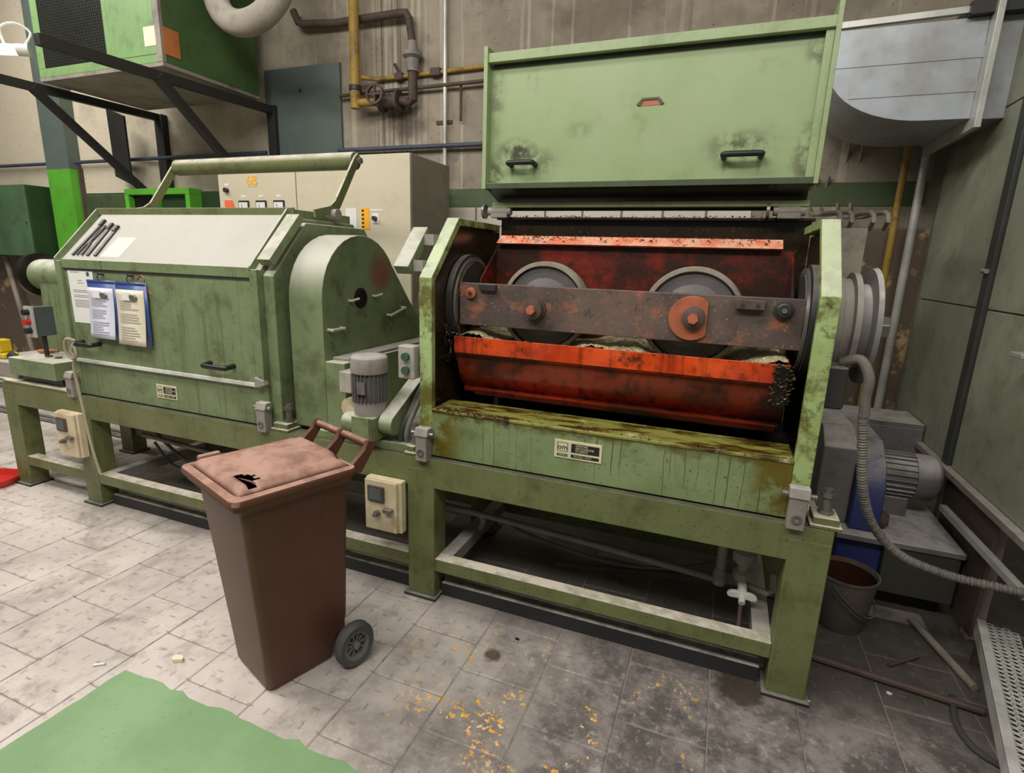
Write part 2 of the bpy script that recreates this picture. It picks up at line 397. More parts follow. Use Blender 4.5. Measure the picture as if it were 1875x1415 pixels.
# end posts of the open machine, stained
t = NT('oily_post')
c = t.mix(t.ramp(t.noise(3, 4), 0.35, 0.7), lin(168, 190, 130), lin(136, 152, 84))
c = t.mix(t.ramp(t.noise(5, 8, 0.7), 0.46, 0.6, 0, 0.85), c, lin(92, 82, 30))
c = t.mix(t.ramp(t.noise(22, 6, 0.7), 0.54, 0.64, 0, 0.6), c, lin(70, 62, 24))
m = t.math('MULTIPLY', t.ramp(t.nz(), 0.3, 0.8), 0.75); c = t.mix(m, c, lin(206, 212, 186)); t.done(c, 0.35)
# plaster wall
t = NT('plaster')
X, Y, Z = t.xyz()
c = t.mix(t.ramp(t.noise(1.1, 8, 0.65), 0.35, 0.65), lin(168, 157, 139), lin(140, 129, 113))
c = t.mix(t.ramp(t.noise(3.5, 9, 0.7), 0.52, 0.7, 0, 0.7), c, lin(108, 99, 88))
v = t.scale(t.pos, (9, 9, 0.35)); c = t.mix(t.ramp(t.noise(1, 6, 0.6, v), 0.58, 0.72, 0, 0.6), c, lin(108, 92, 76))
v = t.scale(t.pos, (13, 13, 0.2)); c = t.mix(t.math('MULTIPLY', t.ramp(t.noise(1, 3, 0.5, v), 0.6, 0.66, 0, 0.5), t.ramp(X, -6, -3)), c, lin(206, 194, 174))
c = t.mix(t.math('MULTIPLY', t.ramp(t.noise(1.7, 3), 0.45, 0.6), t.ramp(Z, 2.9, 3.6, 0, 0.55)), c, lin(112, 100, 84))
c = t.mix(t.math('MULTIPLY', t.ramp(X, -3.6, -5.2), t.ramp(t.noise(1.4, 7), 0.3, 0.55, 0.35, 0.85)), c, lin(222, 210, 184))
zone = t.math('MULTIPLY', t.math('MULTIPLY', t.ramp(X, -3.35, -3.2), t.ramp(X, -2.6, -2.75)), t.ramp(Z, 2.5, 2.8))
v = t.scale(t.pos, (26, 1, 0.3)); sn = t.noise(1, 4, 0.6, v)
c = t.mix(t.math('MULTIPLY', zone, t.ramp(sn, 0.52, 0.6, 0, 0.7)), c, lin(96, 76, 62))
c = t.mix(t.math('MULTIPLY', zone, t.ramp(sn, 0.46, 0.4, 0, 0.6)), c, lin(200, 190, 170))
sx = t.math('DIVIDE', t.math('ADD', X, 2.9), 0.32); sz = t.math('DIVIDE', t.math('SUBTRACT', Z, 2.88), 0.2)
sd_ = t.math('ADD', t.math('SQRT', t.math('ADD', t.math('MULTIPLY', sx, sx), t.math('MULTIPLY', sz, sz))), t.math('MULTIPLY', t.math('SUBTRACT', t.noise(6, 5), 0.5), 1.2))
c = t.mix(t.ramp(sd_, 1.0, 0.3, 0, 0.7), c, lin(70, 60, 52))
low = t.math('MULTIPLY', t.ramp(Z, 2.02, 1.98), t.ramp(t.math('ABSOLUTE', t.math('ADD', X, 2.0)), 0.8, 1.2))
c = t.mix(low, c, t.mix(t.ramp(t.noise(2.5, 8, 0.7), 0.55, 0.62), lin(112, 96, 80), lin(196, 168, 124)))
c = t.mix(t.ramp(t.noise(45, 2), 0.69, 0.73, 0, 0.8), c, lin(70, 60, 50))
t.done(c, 0.85); t.bump(t.noise(12, 8, 0.7), 0.35, 0.02)
# floor tile and floor slab
def floor_mat(name, joints):
    t = NT(name)
    X, Y, Z = t.xyz()
    c = t.mix(t.ramp(t.noise(1.3, 6), 0.35, 0.65), lin(210, 199, 190), lin(186, 175, 167))
    c = t.mix(t.ramp(t.noise(3.2, 9, 0.72, None, 0.6), 0.48, 0.68, 0, 0.62), c, lin(138, 127, 117))
    c = t.mix(t.ramp(t.noise(13, 7, 0.7), 0.54, 0.68, 0, 0.5), c, lin(120, 110, 102))
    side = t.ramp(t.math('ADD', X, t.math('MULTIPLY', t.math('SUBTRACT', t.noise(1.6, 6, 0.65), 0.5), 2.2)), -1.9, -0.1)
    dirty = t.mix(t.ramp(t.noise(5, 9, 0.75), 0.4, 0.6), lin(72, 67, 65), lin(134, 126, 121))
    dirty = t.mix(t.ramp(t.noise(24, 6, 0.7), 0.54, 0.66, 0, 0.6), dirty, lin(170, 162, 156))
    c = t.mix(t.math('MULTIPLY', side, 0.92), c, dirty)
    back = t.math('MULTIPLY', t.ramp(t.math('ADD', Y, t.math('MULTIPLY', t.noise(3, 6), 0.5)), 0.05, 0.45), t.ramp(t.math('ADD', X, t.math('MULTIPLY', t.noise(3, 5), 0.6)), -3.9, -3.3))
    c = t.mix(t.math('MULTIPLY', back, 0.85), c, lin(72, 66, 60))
    # embossed dashes in alternating directions
    sc = 1 / 0.0825
    vx = t.math('MULTIPLY', X, sc); vy = t.math('MULTIPLY', Y, sc)
    fx = t.math('SUBTRACT', t.math('FRACT', vx), 0.5); fy = t.math('SUBTRACT', t.math('FRACT', vy), 0.5)
    par = t.math('FLOORED_MODULO', t.math('ADD', t.math('FLOOR', vx), t.math('FLOOR', vy)), 2.0)
    ax = t.math('ABSOLUTE', fx); ay = t.math('ABSOLUTE', fy)
    d1 = t.math('MULTIPLY', t.math('LESS_THAN', ax, 0.2), t.math('LESS_THAN', ay, 0.055))
    d2 = t.math('MULTIPLY', t.math('LESS_THAN', ax, 0.055), t.math('LESS_THAN', ay, 0.2))
    m = t.n('ShaderNodeMix'); t.l(par, m.inputs[0]); t.l(d1, m.inputs[2]); t.l(d2, m.inputs[3])
    dash = t.math('MULTIPLY', m.outputs[0], t.ramp(t.noise(7, 4), 0.36, 0.52))
    c = t.mix(t.math('MULTIPLY', dash, 0.5), c, lin(112, 102, 96))
    # orange and white paint flecks spilled in front of the open machine
    near = t.math('MULTIPLY', t.math('MULTIPLY', t.ramp(X, -1.25, -0.8), t.ramp(X, 0.25, -0.1)), t.math('MULTIPLY', t.ramp(Y, -0.95, -0.6), t.ramp(Y, 0.0, -0.2)))
    fl = t.ramp(t.math('MULTIPLY', t.noise(42, 4, 0.6), t.ramp(t.noise(4.2, 3), 0.4, 0.62, 0.6, 1.16)), 0.63, 0.655)
    c = t.mix(t.math('MULTIPLY', fl, near), c, t.mix(t.ramp(t.noise(17, 1), 0.45, 0.55), lin(240, 200, 140), lin(234, 172, 60)))
    # oil spots
    def spot(x, y, r):
        dx = t.math('SUBTRACT', X, x); dy = t.math('SUBTRACT', Y, y)
        d = t.math('SQRT', t.math('ADD', t.math('MULTIPLY', dx, dx), t.math('MULTIPLY', dy, dy)))
        return t.ramp(t.math('ADD', d, t.math('MULTIPLY', t.math('SUBTRACT', t.noise(25, 4), 0.5), r * 0.9)), r, r * 0.5, 0, 0.85)
    c = t.mix(spot(-0.775, -0.245, 0.05), c, lin(66, 42, 20))
    c = t.mix(spot(0.24, -0.02, 0.13), c, lin(48, 38, 28))
    h = t.math('ADD', t.noise(20, 6), t.math('MULTIPLY', dash, -1.2))
    if joints:
        jx = t.math('FRACT', t.math('MULTIPLY', t.math('ADD', X, -0.124 + 33), 1 / 0.33))
        j = t.math('LESS_THAN', jx, 0.03)
        c = t.mix(t.math('MULTIPLY', j, 0.6), c, lin(92, 84, 76))
    t.done(c, t.ramp(t.noise(3, 5), 0.3, 0.7, 0.4, 0.75)); t.bump(h, 0.25, 0.004)
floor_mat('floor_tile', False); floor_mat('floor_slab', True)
paint('joint', (146, 137, 127), grime=0.4, rough=0.9)
t = NT('green_floor')
c = t.mix(t.ramp(t.noise(2.5, 5), 0.35, 0.65), lin(136, 168, 122), lin(122, 154, 108)); c = t.mix(t.ramp(t.noise(35, 4, 0.7), 0.6, 0.72, 0, 0.5), c, lin(90, 128, 84))
t.done(c, 0.6); t.bump(t.noise(120, 3), 0.3, 0.002)
# granular media
t = NT('media')
vo = t.n('ShaderNodeTexVoronoi'); vo.inputs['Scale'].default_value = 160; t.l(t.pos, vo.inputs['Vector'])
bw = t.n('ShaderNodeRGBToBW'); t.l(vo.outputs['Color'], bw.inputs[0])
c = t.mix(bw.outputs[0], lin(150, 136, 96), lin(240, 230, 186)); c = t.mix(t.ramp(t.noise(9, 5), 0.5, 0.65, 0, 0.7), c, lin(120, 84, 50))
t.done(c, 0.6); t.bump(vo.outputs['Distance'], 0.8, 0.01)

# ================================================================ structure
WY = 2.5
# floor slab (joint bed), tiles are separate pieces on it
fl = struct(B().box(-14, 4, -4.5, WY + 0.2, -0.12, -0.0035).build('floor', 'joint'))
P = 0.33
tile_me = {}
def tile(x0, x1, y0, y1):
    g = 0.0022
    k = (round(x1 - x0, 3), round(y1 - y0, 3))
    if k not in tile_me:
        b = B(); w, d = x1 - x0, y1 - y0
        e = 0.004
        vs = []
        for zz, q in ((-0.006, g), (-0.0025, g), (0.0, g + e)):
            vs += [(q, q, zz), (w - q, q, zz), (w - q, d - q, zz), (q, d - q, zz)]
        fs = [(8, 9, 10, 11)]
        for a in (0, 4): fs += [(a + i, a + (i + 1) % 4, a + 4 + (i + 1) % 4, a + 4 + i) for i in range(4)]
        b.add(vs, fs)
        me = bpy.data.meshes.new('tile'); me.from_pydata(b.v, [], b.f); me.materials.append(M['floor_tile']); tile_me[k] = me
    o = bpy.data.objects.new('tile', tile_me[k]); COL.objects.link(o)
    o.location = (x0, y0, random.uniform(-0.0008, 0.0008)); o.rotation_euler = (random.uniform(-.002, .002), random.uniform(-.002, .002), 0)
    o.parent = fl
ci = 0
x = 0.124 - P * 16
while x < 2.1:
    y0 = -0.54 - P * 5 + (P / 2 if ci % 2 else 0)
    y = y0
    while y < 0.75:
        tile(x, x + P, y, y + P); y += P
    x += P; ci += 1
TX0 = 0.124 - P * 16
# beyond the tiles one can make out: worn floor surface of the rest of the hall
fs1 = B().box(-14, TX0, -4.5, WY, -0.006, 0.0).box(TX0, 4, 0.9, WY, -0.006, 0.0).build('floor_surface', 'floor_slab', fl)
# green painted walkway with ragged edges
pts = []
cx0, cy0 = -2.13, -0.93
n = 46
for i in range(n + 1):
    xx = cx0 + 2.4 * i / n; pts.append((xx + random.uniform(-.004, .004), cy0 + random.uniform(-.009, .009) + (0.012 if i % 7 == 3 else 0)))
pts += [(0.3, -2.6), (-3.6, -2.6)]
for i in range(30):
    tt = i / 30
    pts.append((cx0 - 0.06 * (1 - tt) + random.uniform(-.004, .004), -2.6 + (cy0 + 2.6) * tt))
gm = B().prism(pts, 'z', 0.0012, 0.0032).build('green_walkway', 'green_floor')
tag(gm, 'green painted walkway with ragged edge on the floor beside the brown bin', 'floor marking')

wb = struct(B().box(-14, 4, WY, WY + 0.25, 0, 6).build('wall_back', 'plaster'))
B().box(-3.0, 1.2, WY - 0.006, WY, 2.15, 2.31).build('painted_band', 'wall_green_band', wb)
B().box(-2.95, 0.2, WY - 0.008, WY, 1.4, 2.15).build('grout_bed', 'grout', wb)
tw = 0.328
wt = None
for r in range(2):
    for k in range(9):
        x0 = -1.512 - tw * 4 + k * tw + (0.0)
        if x0 + tw > 0.2: continue
        o = B().box(x0 + 0.009, x0 + tw - 0.009, WY - 0.02, WY - 0.008, 2.148 - 0.165 * (r + 1) + 0.008, 2.148 - 0.165 * r).build('wall_tile', 'wall_tile', wb, bevel=0.002)
# curb at the foot of the wall
struct(B().box(-14, -4.9, WY - 0.12, WY, 0, 0.09).build('baseboard_back', 'grey_pipe'))

# right enclosure
wr = struct(B().box(1.27, 1.45, -0.6, WY, 0.66, 4.2).build('wall_right', 'enclosure'))
def rp(y0, y1, z0, z1):
    return B().box(1.25, 1.27, y0 + .004, y1 - .004, z0 + .004, z1 - .004).build('panel', 'enclosure', wr, bevel=0.003)
rp(1.42, WY - 0.12, 1.53, 2.55); rp(1.42, WY - 0.12, 0.68, 1.53)
rp(0.3, 1.3, 1.53, 2.62); rp(0.3, 1.3, 0.68, 1.53); rp(-0.6, 0.3, 0.68, 2.62)
rp(0.3, 1.3, 2.62, 4.2); rp(1.42, WY - 0.12, 2.55, 4.2)
B().box(1.235, 1.275, 1.32, 1.40, 0.68, 4.2).build('cover_strip', 'enclosure_strip', wr, bevel=0.004)
B().cyl((1.225, 1.335, 1.72), (1.225, 1.385, 1.72), 0.012).build('strip_clip', 'dusty_steel', wr)
B().bar((1.235, -0.6, 0.665), (1.235, 1.9, 0.665), 0.05, 0.03).build('bottom_rail', 'dusty_steel', wr)
hd = B().box(1.20, 1.25, 0.62, 0.68, 1.36, 1.385).box(1.14, 1.2, 0.60, 0.70, 1.375, 1.395).build('latch_handle', 'galvanised', wr, bevel=0.004)
B().box(1.245, 1.26, 0.7, 1.3, 0.05, 0.64).build('kick_plate', 'rust_pipe', wr)
for yy in (0.76, 1.35):
    B().box(1.26, 1.32, yy, yy + 0.06, 0, 0.66).build('post', 'grey_pipe', wr)

# ================================================================ machine base frame
fr = thing('machine_base_frame', (-2.07, 0, 0), 'long green steel base frame carrying both finishing machines', 'machine frame')
LX = [(-4.655, -4.51), (-3.885, -3.74), (-1.357, -1.206), (0.336, 0.482)]
DY = 0.86
for (a, b) in LX:
    for (y0, y1) in ((0, 0.12), (DY - 0.12, DY)):
        lg = B().box(a, b, y0, y1, 0.012, 0.70).build('leg', 'green_frame', fr, bevel=0.006)
        B().box(a - 0.015, b + 0.015, y0 - 0.02, y1 + 0.015, 0, 0.014).build('foot_plate', 'dark_steel', lg)
for yy in ((0.0, 0.1), (DY - 0.1, DY)):
    B().box(-4.655, 0.482, yy[0] + .001, yy[1], 0.605, 0.757).build('top_rail', 'green_rail_shaded', fr, bevel=0.005)
    for (a, b) in ((LX[0][1], LX[1][0]), (LX[1][1], LX[2][0]), (LX[2][1], LX[3][0])):
        B().box(a, b, yy[0] + 0.004, yy[0] + 0.07, 0.158, 0.228).build('lower_rail', 'green_frame', fr, bevel=0.004)
for (a, b) in LX:
    xc = b - 0.03 if b > 0 else b - 0.02
    B().box(a + 0.03, b - 0.03, 0.1, DY - 0.1, 0.61, 0.75).build('cross_rail', 'green_frame', fr)
B().box(LX[2][1], LX[2][1] + 0.07, 0.07, DY - 0.1, 0.158, 0.226).build('cross_rail', 'dusty_steel', fr)
B().box(LX[3][0] - 0.07, LX[3][0], 0.07, DY - 0.1, 0.158, 0.226).build('cross_rail', 'dusty_steel', fr)
B().box(LX[1][1], LX[1][1] + 0.07, 0.07, DY - 0.1, 0.158, 0.226).build('cross_rail', 'dusty_steel', fr)
# drip channel on the floor behind the legs
dc = B().box(-1.19, 0.31, 0.05, 0.12, 0, 0.07).build('floor_channel', 'channel')
tag(dc, 'steel channel lying on the floor under the open machine', 'steel channel')
dc = B().box(-3.70, -1.37, 0.05, 0.12, 0, 0.07).build('floor_channel', 'channel')
tag(dc, 'steel channel on the floor between the left legs, behind the bin', 'steel channel')

# mounting pads with anchor bolts on the frame top
def pad(par, x0, x1, bx, by=0.06):
    p = B().box(x0, x1, 0.0, 0.13, 0.757, 0.772).box(x0 + 0.01, x1 - 0.012, 0.01, 0.12, 0.772, 0.80).build('mounting_pad', 'green_frame', par, bevel=0.004)
    B().cyl((bx, by, 0.80), (bx, by, 0.815), 0.028, seg=6).cyl((bx, by, 0.815), (bx, by, 0.868), 0.018).cyl((bx, by, 0.868), (bx, by, 0.885), 0.026, seg=6).cyl((bx, by, 0.885), (bx, by, 0.90), 0.016).build('anchor_bolt', 'steel', p)
def toggle(par, x, y=0.005, z0=0.745, z1=0.90):
    c = B().box(x - 0.03, x + 0.03, y - 0.03, y + 0.025, z0, z1 - 0.02).prism([(y - 0.035, z1 - 0.03), (y + 0.03, z1 - 0.03), (y + 0.02, z1 + 0.01), (y - 0.02, z1 + 0.01)], 'x', x - 0.036, x + 0.036).build('toggle_clamp', 'dusty_steel', par, bevel=0.005)
    B().cyl((x - 0.058, y - 0.01, z1 - 0.02), (x + 0.058, y - 0.01, z1 - 0.02), 0.011, seg=10).build('clamp_pin', 'steel', c)
    B().ring((x, y - 0.03, z0 + 0.045), (0, -1, 0), [(0.011, 0), (0.018, 0), (0.018, 0.006), (0.011, 0.006)], 14, True).build('clamp_eye', 'steel', c)

AY, AZ = 0.43, 1.48          # drum axis
YF = 0.03                    # housing front plane
def housing_profile(g=0.0):
    return [(YF + g, 0.765), (YF + g, 1.61 - g * 0.3), (0.30 + g * 0.4, 1.89 - g), (0.80, 1.89 - g), (0.90 - g, 1.89 - g), (0.90 - g, 0.765)]

# ================================================================ open machine (right)
XL, XR = -1.30, 0.382
mr = thing('finishing_machine', (-0.46, 0.45, 0.757), 'open green drum finishing machine with orange trough and raised lid', 'machine')
def end_plate(par, x0, x1, inner, mat):
    """plate with front flange following its edge"""
    p = housing_profile(0.04)
    b = B().prism(p, 'x', x0, x1)
    return b.build('end_plate', mat, par, bevel=0.003)
end_plate(mr, XL + 0.03, XL + 0.045, 1, 'interior')
end_plate(mr, XR - 0.03, XR - 0.015, -1, 'interior')
def flange(par, x0, x1, mat, zb=0.765, w=0.035):
    o = [(YF, zb), (YF, 1.61), (0.30, 1.89), (0.80, 1.89)]
    i = [(YF + w, zb), (YF + w, 1.595), (0.315, 1.855), (0.80, 1.855)]
    vs = []; fs = []
    for xx in (x0, x1):
        for q in o + i: vs.append((xx, q[0], q[1]))
    for k in range(3):
        fs += [(k, k + 1, 8 + k + 1, 8 + k), (4 + k, 12 + k, 12 + k + 1, 4 + k + 1), (k, 4 + k, 4 + k + 1, k + 1), (8 + k, 8 + k + 1, 12 + k + 1, 12 + k)]
    fs += [(0, 8, 12, 4), (3, 7, 15, 11)]
    return B().add(vs, fs).build('post_flange', mat, par, bevel=0.004)
flange(mr, XL, XL + 0.066, 'oily_post')
flange(mr, XR - 0.066, XR, 'oily_post')
# outer skins of the end plates
B().prism(housing_profile(0.004), 'x', XL + 0.012, XL + 0.03).build('outer_skin', 'green_dirty', mr)
B().prism(housing_profile(0.004), 'x', XR - 0.015, XR - 0.006).build('outer_skin', 'green', mr)
B().box(XL + 0.066, XR - 0.066, YF, YF + 0.012, 0.765, 0.996).build('front_panel', 'oily_panel', mr, bevel=0.003)
sl = B().prism([(YF - 0.004, 0.985), (YF - 0.004, 1.0), (0.225, 1.003), (0.225, 0.97), (0.21, 0.97), (0.21, 0.99), (YF + 0.01, 0.985)], 'x', XL + 0.066, XR - 0.066).build('sill', 'oily_sill', mr, bevel=0.004)
B().box(XL + 0.045, XR - 0.03, 0.225, 0.9, 0.90, 0.93).build('drip_floor', 'sludge', mr)
B().box(XL + 0.045, XR - 0.03, 0.885, 0.9, 0.9, 1.93).build('back_panel', 'interior', mr)
B().box(XL + 0.03, XR - 0.02, 0.845, 0.90, 1.922, 1.937).build('top_edge', 'interior', mr, bevel=0.003)
# drum end discs
for xx, s in ((XL + 0.05, 1), (XR - 0.035, -1)):
    d = B().ring((xx, AY, AZ), (s, 0, 0), [(0.24, 0), (0.24, 0.03), (0.20, 0.035), (0.20, 0.05), (0.10, 0.055), (0.10, 0.02)], 40).build('drum_disc', 'dark_steel', mr)
    B().ring((xx + s * 0.035, AY, AZ), (s, 0, 0), [(0.205, 0), (0.225, 0), (0.225, 0.012), (0.205, 0.012)], 40, True).build('seal_ring', 'steel', d)
# trough
t0, t1 = -1.185, 0.272
tr = B()
prof = [(0.165, 1.335), (0.165, 1.25), (0.185, 1.235), (0.21, 1.16), (0.245, 1.10), (0.275, 1.075), (0.275, 1.045), (0.60, 1.045), (0.665, 1.12), (0.665, 1.775)]
th = 0.012
inn = [(0.178, 1.335), (0.178, 1.255), (0.2, 1.24), (0.223, 1.165), (0.257, 1.112), (0.285, 1.088), (0.285, 1.06), (0.592, 1.06), (0.652, 1.125), (0.652, 1.775)]
tr.prism(prof + inn[::-1], 'x', t0, t1)
tro = tr.build('trough', 'orange_dark', mr, bevel=0.002, ang=0.4)
B().box(t0 + 0.002, t1 - 0.002, 0.640, 0.651, 1.13, 1.774).build('back_liner', 'orange_black', tro)
B().box(t0, t1, 0.158, 0.166, 1.258, 1.337).build('trough_lip', 'orange', tro, bevel=0.002)
for xx in (t0 - 0.002, t1 - 0.008):
    B().prism([(0.18, 1.32), (0.30, 1.10), (0.60, 1.07), (0.655, 1.14), (0.655, 1.76), (0.45, 1.60), (0.34, 1.36)], 'x', xx, xx + 0.01).build('trough_end', 'orange_black', tro)
B().prism([(0.60, 1.785), (0.668, 1.828), (0.676, 1.82), (0.672, 1.775), (0.66, 1.775)], 'x', t0 + 0.02, t1 - 0.05).build('top_flange', 'orange_lit', tro, bevel=0.002)
B().prism([(0.646, 1.04), (0.20, 1.075), (0.23, 1.045), (0.30, 1.02), (0.60, 1.02)], 'x', t0 + 0.08, t1 - 0.02).build('trough_keel', 'orange_dark', tro)
# media filling
mv = []; mf = []
nx, ny = 90, 26
for j in range(ny + 1):
    for i in range(nx + 1):
        X = t0 + 0.01 + (t1 - t0 - 0.02) * i / nx; Y = 0.185 + 0.46 * j / ny
        z = 1.305 + 0.035 * cos((X + 0.45) * 2 * pi / 0.66) ** 1 * 1.0 + 0.012 * sin(X * 23 + Y * 9) + random.uniform(-.006, .006) + 0.03 * (Y - 0.18)
        mv.append((X, Y, z))
for j in range(ny):
    for i in range(nx):
        a = j * (nx + 1) + i; mf.append((a, a + 1, a + nx + 2, a + nx + 1))
md = B().add(mv, mf).build('grinding_media', 'media', mr); md['kind'] = 'stuff'; md['label'] = 'pale granular media lying in the orange trough'
# clamp beam
bm_ = B().box(-1.195, 0.303, 0.235, 0.275, 1.385, 1.587).build('clamp_beam', 'rusty_steel', mr, bevel=0.004)
def boss(x, z, prof, mat, name='bolt', seg=24):
    return B().ring((x, 0.235, z), (0, -1, 0), prof, seg).build(name, mat, bm_)
boss(-0.805, 1.482, [(0.052, 0), (0.052, 0.018), (0.046, 0.02), (0.044, 0.045), (0.03, 0.048)], 'rust_pipe', 'bearing_cap')
B().cyl((-0.805, 0.19, 1.482), (-0.805, 0.155, 1.482), 0.021, seg=6).build('bolt', 'rust_orange', bm_)
# right cap: disc cut off flat on one side
pp = []
for k in range(33):
    a = 2 * pi * k / 33; xx = 0.092 * cos(a); xx = min(xx, 0.062); pp.append((-0.117 + xx, 1.487 + 0.092 * sin(a)))
B().prism(pp, 'y', 0.222, 0.235).build('cap_plate', 'rust_orange', bm_, bevel=0.002)
B().ring((-0.108, 0.222, 1.49), (0, -1, 0), [(0.047, 0), (0.047, 0.02), (0.03, 0.03)], 24).build('bearing_cap', 'rust_pipe', bm_)
B().cyl((-0.108, 0.195, 1.49), (-0.108, 0.165, 1.49), 0.022, seg=6).build('bolt', 'rust_orange', bm_)
boss(-1.13, 1.54, [(0.026, 0), (0.026, 0.016), (0.018, 0.02)], 'rust_orange')
boss(-1.13, 1.54, [(0.009, 0.0), (0.009, 0.03)], 'dark_steel', 'stud', 10)
boss(0.225, 1.54, [(0.038, 0), (0.038, 0.008), (0.026, 0.01), (0.024, 0.03)], 'dark_steel')
boss(0.225, 1.54, [(0.010, 0.02), (0.010, 0.04)], 'steel', 'stud', 10)
k_ = B().box(-1.085, -1.0, 0.215, 0.235, 1.553, 1.585).build('stop_block', 'dark_steel', bm_, bevel=0.003)
k_ = B().box(0.05, 0.155, 0.205, 0.235, 1.538, 1.575).build('stop_block', 'rusty_steel', bm_, bevel=0.003)
for xx in (0.072, 0.128): B().cyl((xx, 0.205, 1.556), (xx, 0.199, 1.556), 0.007, seg=10).build('screw', 'dark_steel', k_)
# two barrel wheels behind the beam
for xc in (-0.80, -0.122):
    w = B().ring((xc, 0.345, 1.482), (0, 1, 0), [(0.19, 0), (0.19, 0.18), (0.05, 0.18), (0.05, 0.0)], 48).build('barrel_wheel', 'wheel_face', mr)
    B().ring((xc, 0.33, 1.482), (0, 1, 0), [(0.196, 0), (0.212, 0.0), (0.216, 0.010), (0.216, 0.06), (0.198, 0.06)], 56, True).build('wheel_rim', 'wheel_rim', w, ang=0.5)
    B().ring((xc, 0.342, 1.482), (0, 1, 0), [(0.182, 0.004), (0.192, 0.002), (0.192, 0.01), (0.182, 0.01)], 48, True).build('wheel_groove', 'oil_black', w)
    B().ring((xc, 0.275, 1.482), (0, 1, 0), [(0.085, 0), (0.085, 0.03), (0.14, 0.07)], 32).build('wheel_hub', 'wheel_face', w)
# oily strap at the right end of the trough
B().box(0.215, 0.272, 0.135, 0.157, 1.17, 1.335).build('latch_strap', 'oil_black', mr, bevel=0.008)
# oil-caked swarf at the left end
b = B()
for k in range(60):
    x0 = -1.235 + random.random() * 0.06; y0 = 0.1 + random.random() * 0.14; z0 = 1.22 + random.random() * 0.2
    b.bar((x0, y0, z0), (x0 + random.uniform(-.04, .04), y0 + random.uniform(-.03, .03), z0 + random.uniform(-.05, .03)), 0.006, 0.004)
o = b.build('swarf', 'oil_black', mr); o['kind'] = 'stuff'
toggle(mr, -1.265); toggle(mr, 0.345)
pad(mr, -1.375, -1.31, -1.343); pad(mr, 0.395, 0.505, 0.45)
# name plate
def nameplate(par, x0, x1, z0, z1, y, big=True):
    np_ = B().box(x0, x1, y - 0.004, y, z0, z1).build('name_plate', 'plate_cream', par, bevel=0.0015)
    w, h = x1 - x0, z1 - z0; yy = y - 0.0046
    def rect(a, b, c, d, m, n='plate_field'): return B().box(x0 + w * a, x0 + w * b, yy, y - 0.004, z0 + h * c, z0 + h * d).build(n, m, np_)
    rect(0.36, 0.95, 0.38, 0.86, 'ink_black'); rect(0.36, 0.95, 0.10, 0.27, 'ink_black'); rect(0.06, 0.29, 0.10, 0.25, 'ink_green')
    for (a, b, c, d) in ((0.06, 0.29, 0.84, 0.86), (0.06, 0.29, 0.38, 0.40), (0.06, 0.072, 0.38, 0.86), (0.278, 0.29, 0.38, 0.86)): rect(a, b, c, d, 'ink_black', 'logo_frame')
    text('plate_text', 'om', h * 0.40, (x0 + w * 0.175, yy, z0 + h * 0.61), pi / 2, 0, 'ink_black', np_, 'CENTER')
    for i, s_ in enumerate(('OFFICINE', 'MECCANICHE', 'DI LESMO')):
        text('plate_text', s_, h * 0.155, (x0 + w * 0.45, yy, z0 + h * (0.76 - 0.14 * i)), pi / 2, 0, 'plate_cream', np_)
    text('plate_text', 'MILANO - ITALY', h * 0.13, (x0 + w * 0.42, yy, z0 + h * 0.185), pi / 2, 0, 'plate_cream', np_)
    text('plate_text', 'LESMO', h * 0.12, (x0 + w * 0.175, yy, z0 + h * 0.175), pi / 2, 0, 'plate_cream', np_, 'CENTER')
nameplate(mr, -0.62, -0.41, 0.862, 0.945, YF)
def crumbs(par, n, x0, x1, y0, y1, z0, z1, r, mat, lab=None):
    b = B()
    for k in range(n):
        c_ = Vector((random.uniform(x0, x1), random.uniform(y0, y1), random.uniform(z0, z1))); q = r * random.uniform(0.4, 1.3)
        vs = [c_ + Vector((random.uniform(-1, 1), random.uniform(-1, 1), random.uniform(-0.6, 0.8))) * q for _ in range(4)]
        b.add(vs, [(0, 1, 2), (0, 3, 1), (1, 3, 2), (0, 2, 3)])
    o = b.build('debris', mat, par); o['kind'] = 'stuff'
crumbs(tro, 260, t0 + 0.03, t1 - 0.06, 0.60, 0.67, 1.80, 1.83, 0.009, 'debris')
crumbs(tro, 220, t0, t1, 0.156, 0.18, 1.325, 1.34, 0.007, 'debris')
crumbs(tro, 120, t0 - 0.02, t0 + 0.02, 0.16, 0.66, 1.30, 1.36, 0.012, 'debris')
crumbs(mr, 260, XL + 0.09, -0.9, YF - 0.006, YF + 0.02, 0.992, 1.006, 0.008, 'debris')
crumbs(mr, 260, XL + 0.09, XR - 0.07, YF - 0.004, YF + 0.02, 0.995, 1.004, 0.006, 'debris')
crumbs(mr, 30, -0.87, -0.84, YF - 0.014, YF + 0.01, 0.97, 1.01, 0.012, 'debris')
crumbs(mr, 160, XL + 0.05, XL + 0.12, 0.16, 0.62, 1.2, 1.36, 0.012, 'debris')
crumbs(mr, 200, XL + 0.09, XR - 0.08, 0.845, 0.87, 1.935, 1.945, 0.008, 'debris')
crumbs(mr, 120, 0.21, 0.28, 0.128, 0.14, 1.18, 1.34, 0.010, 'debris')
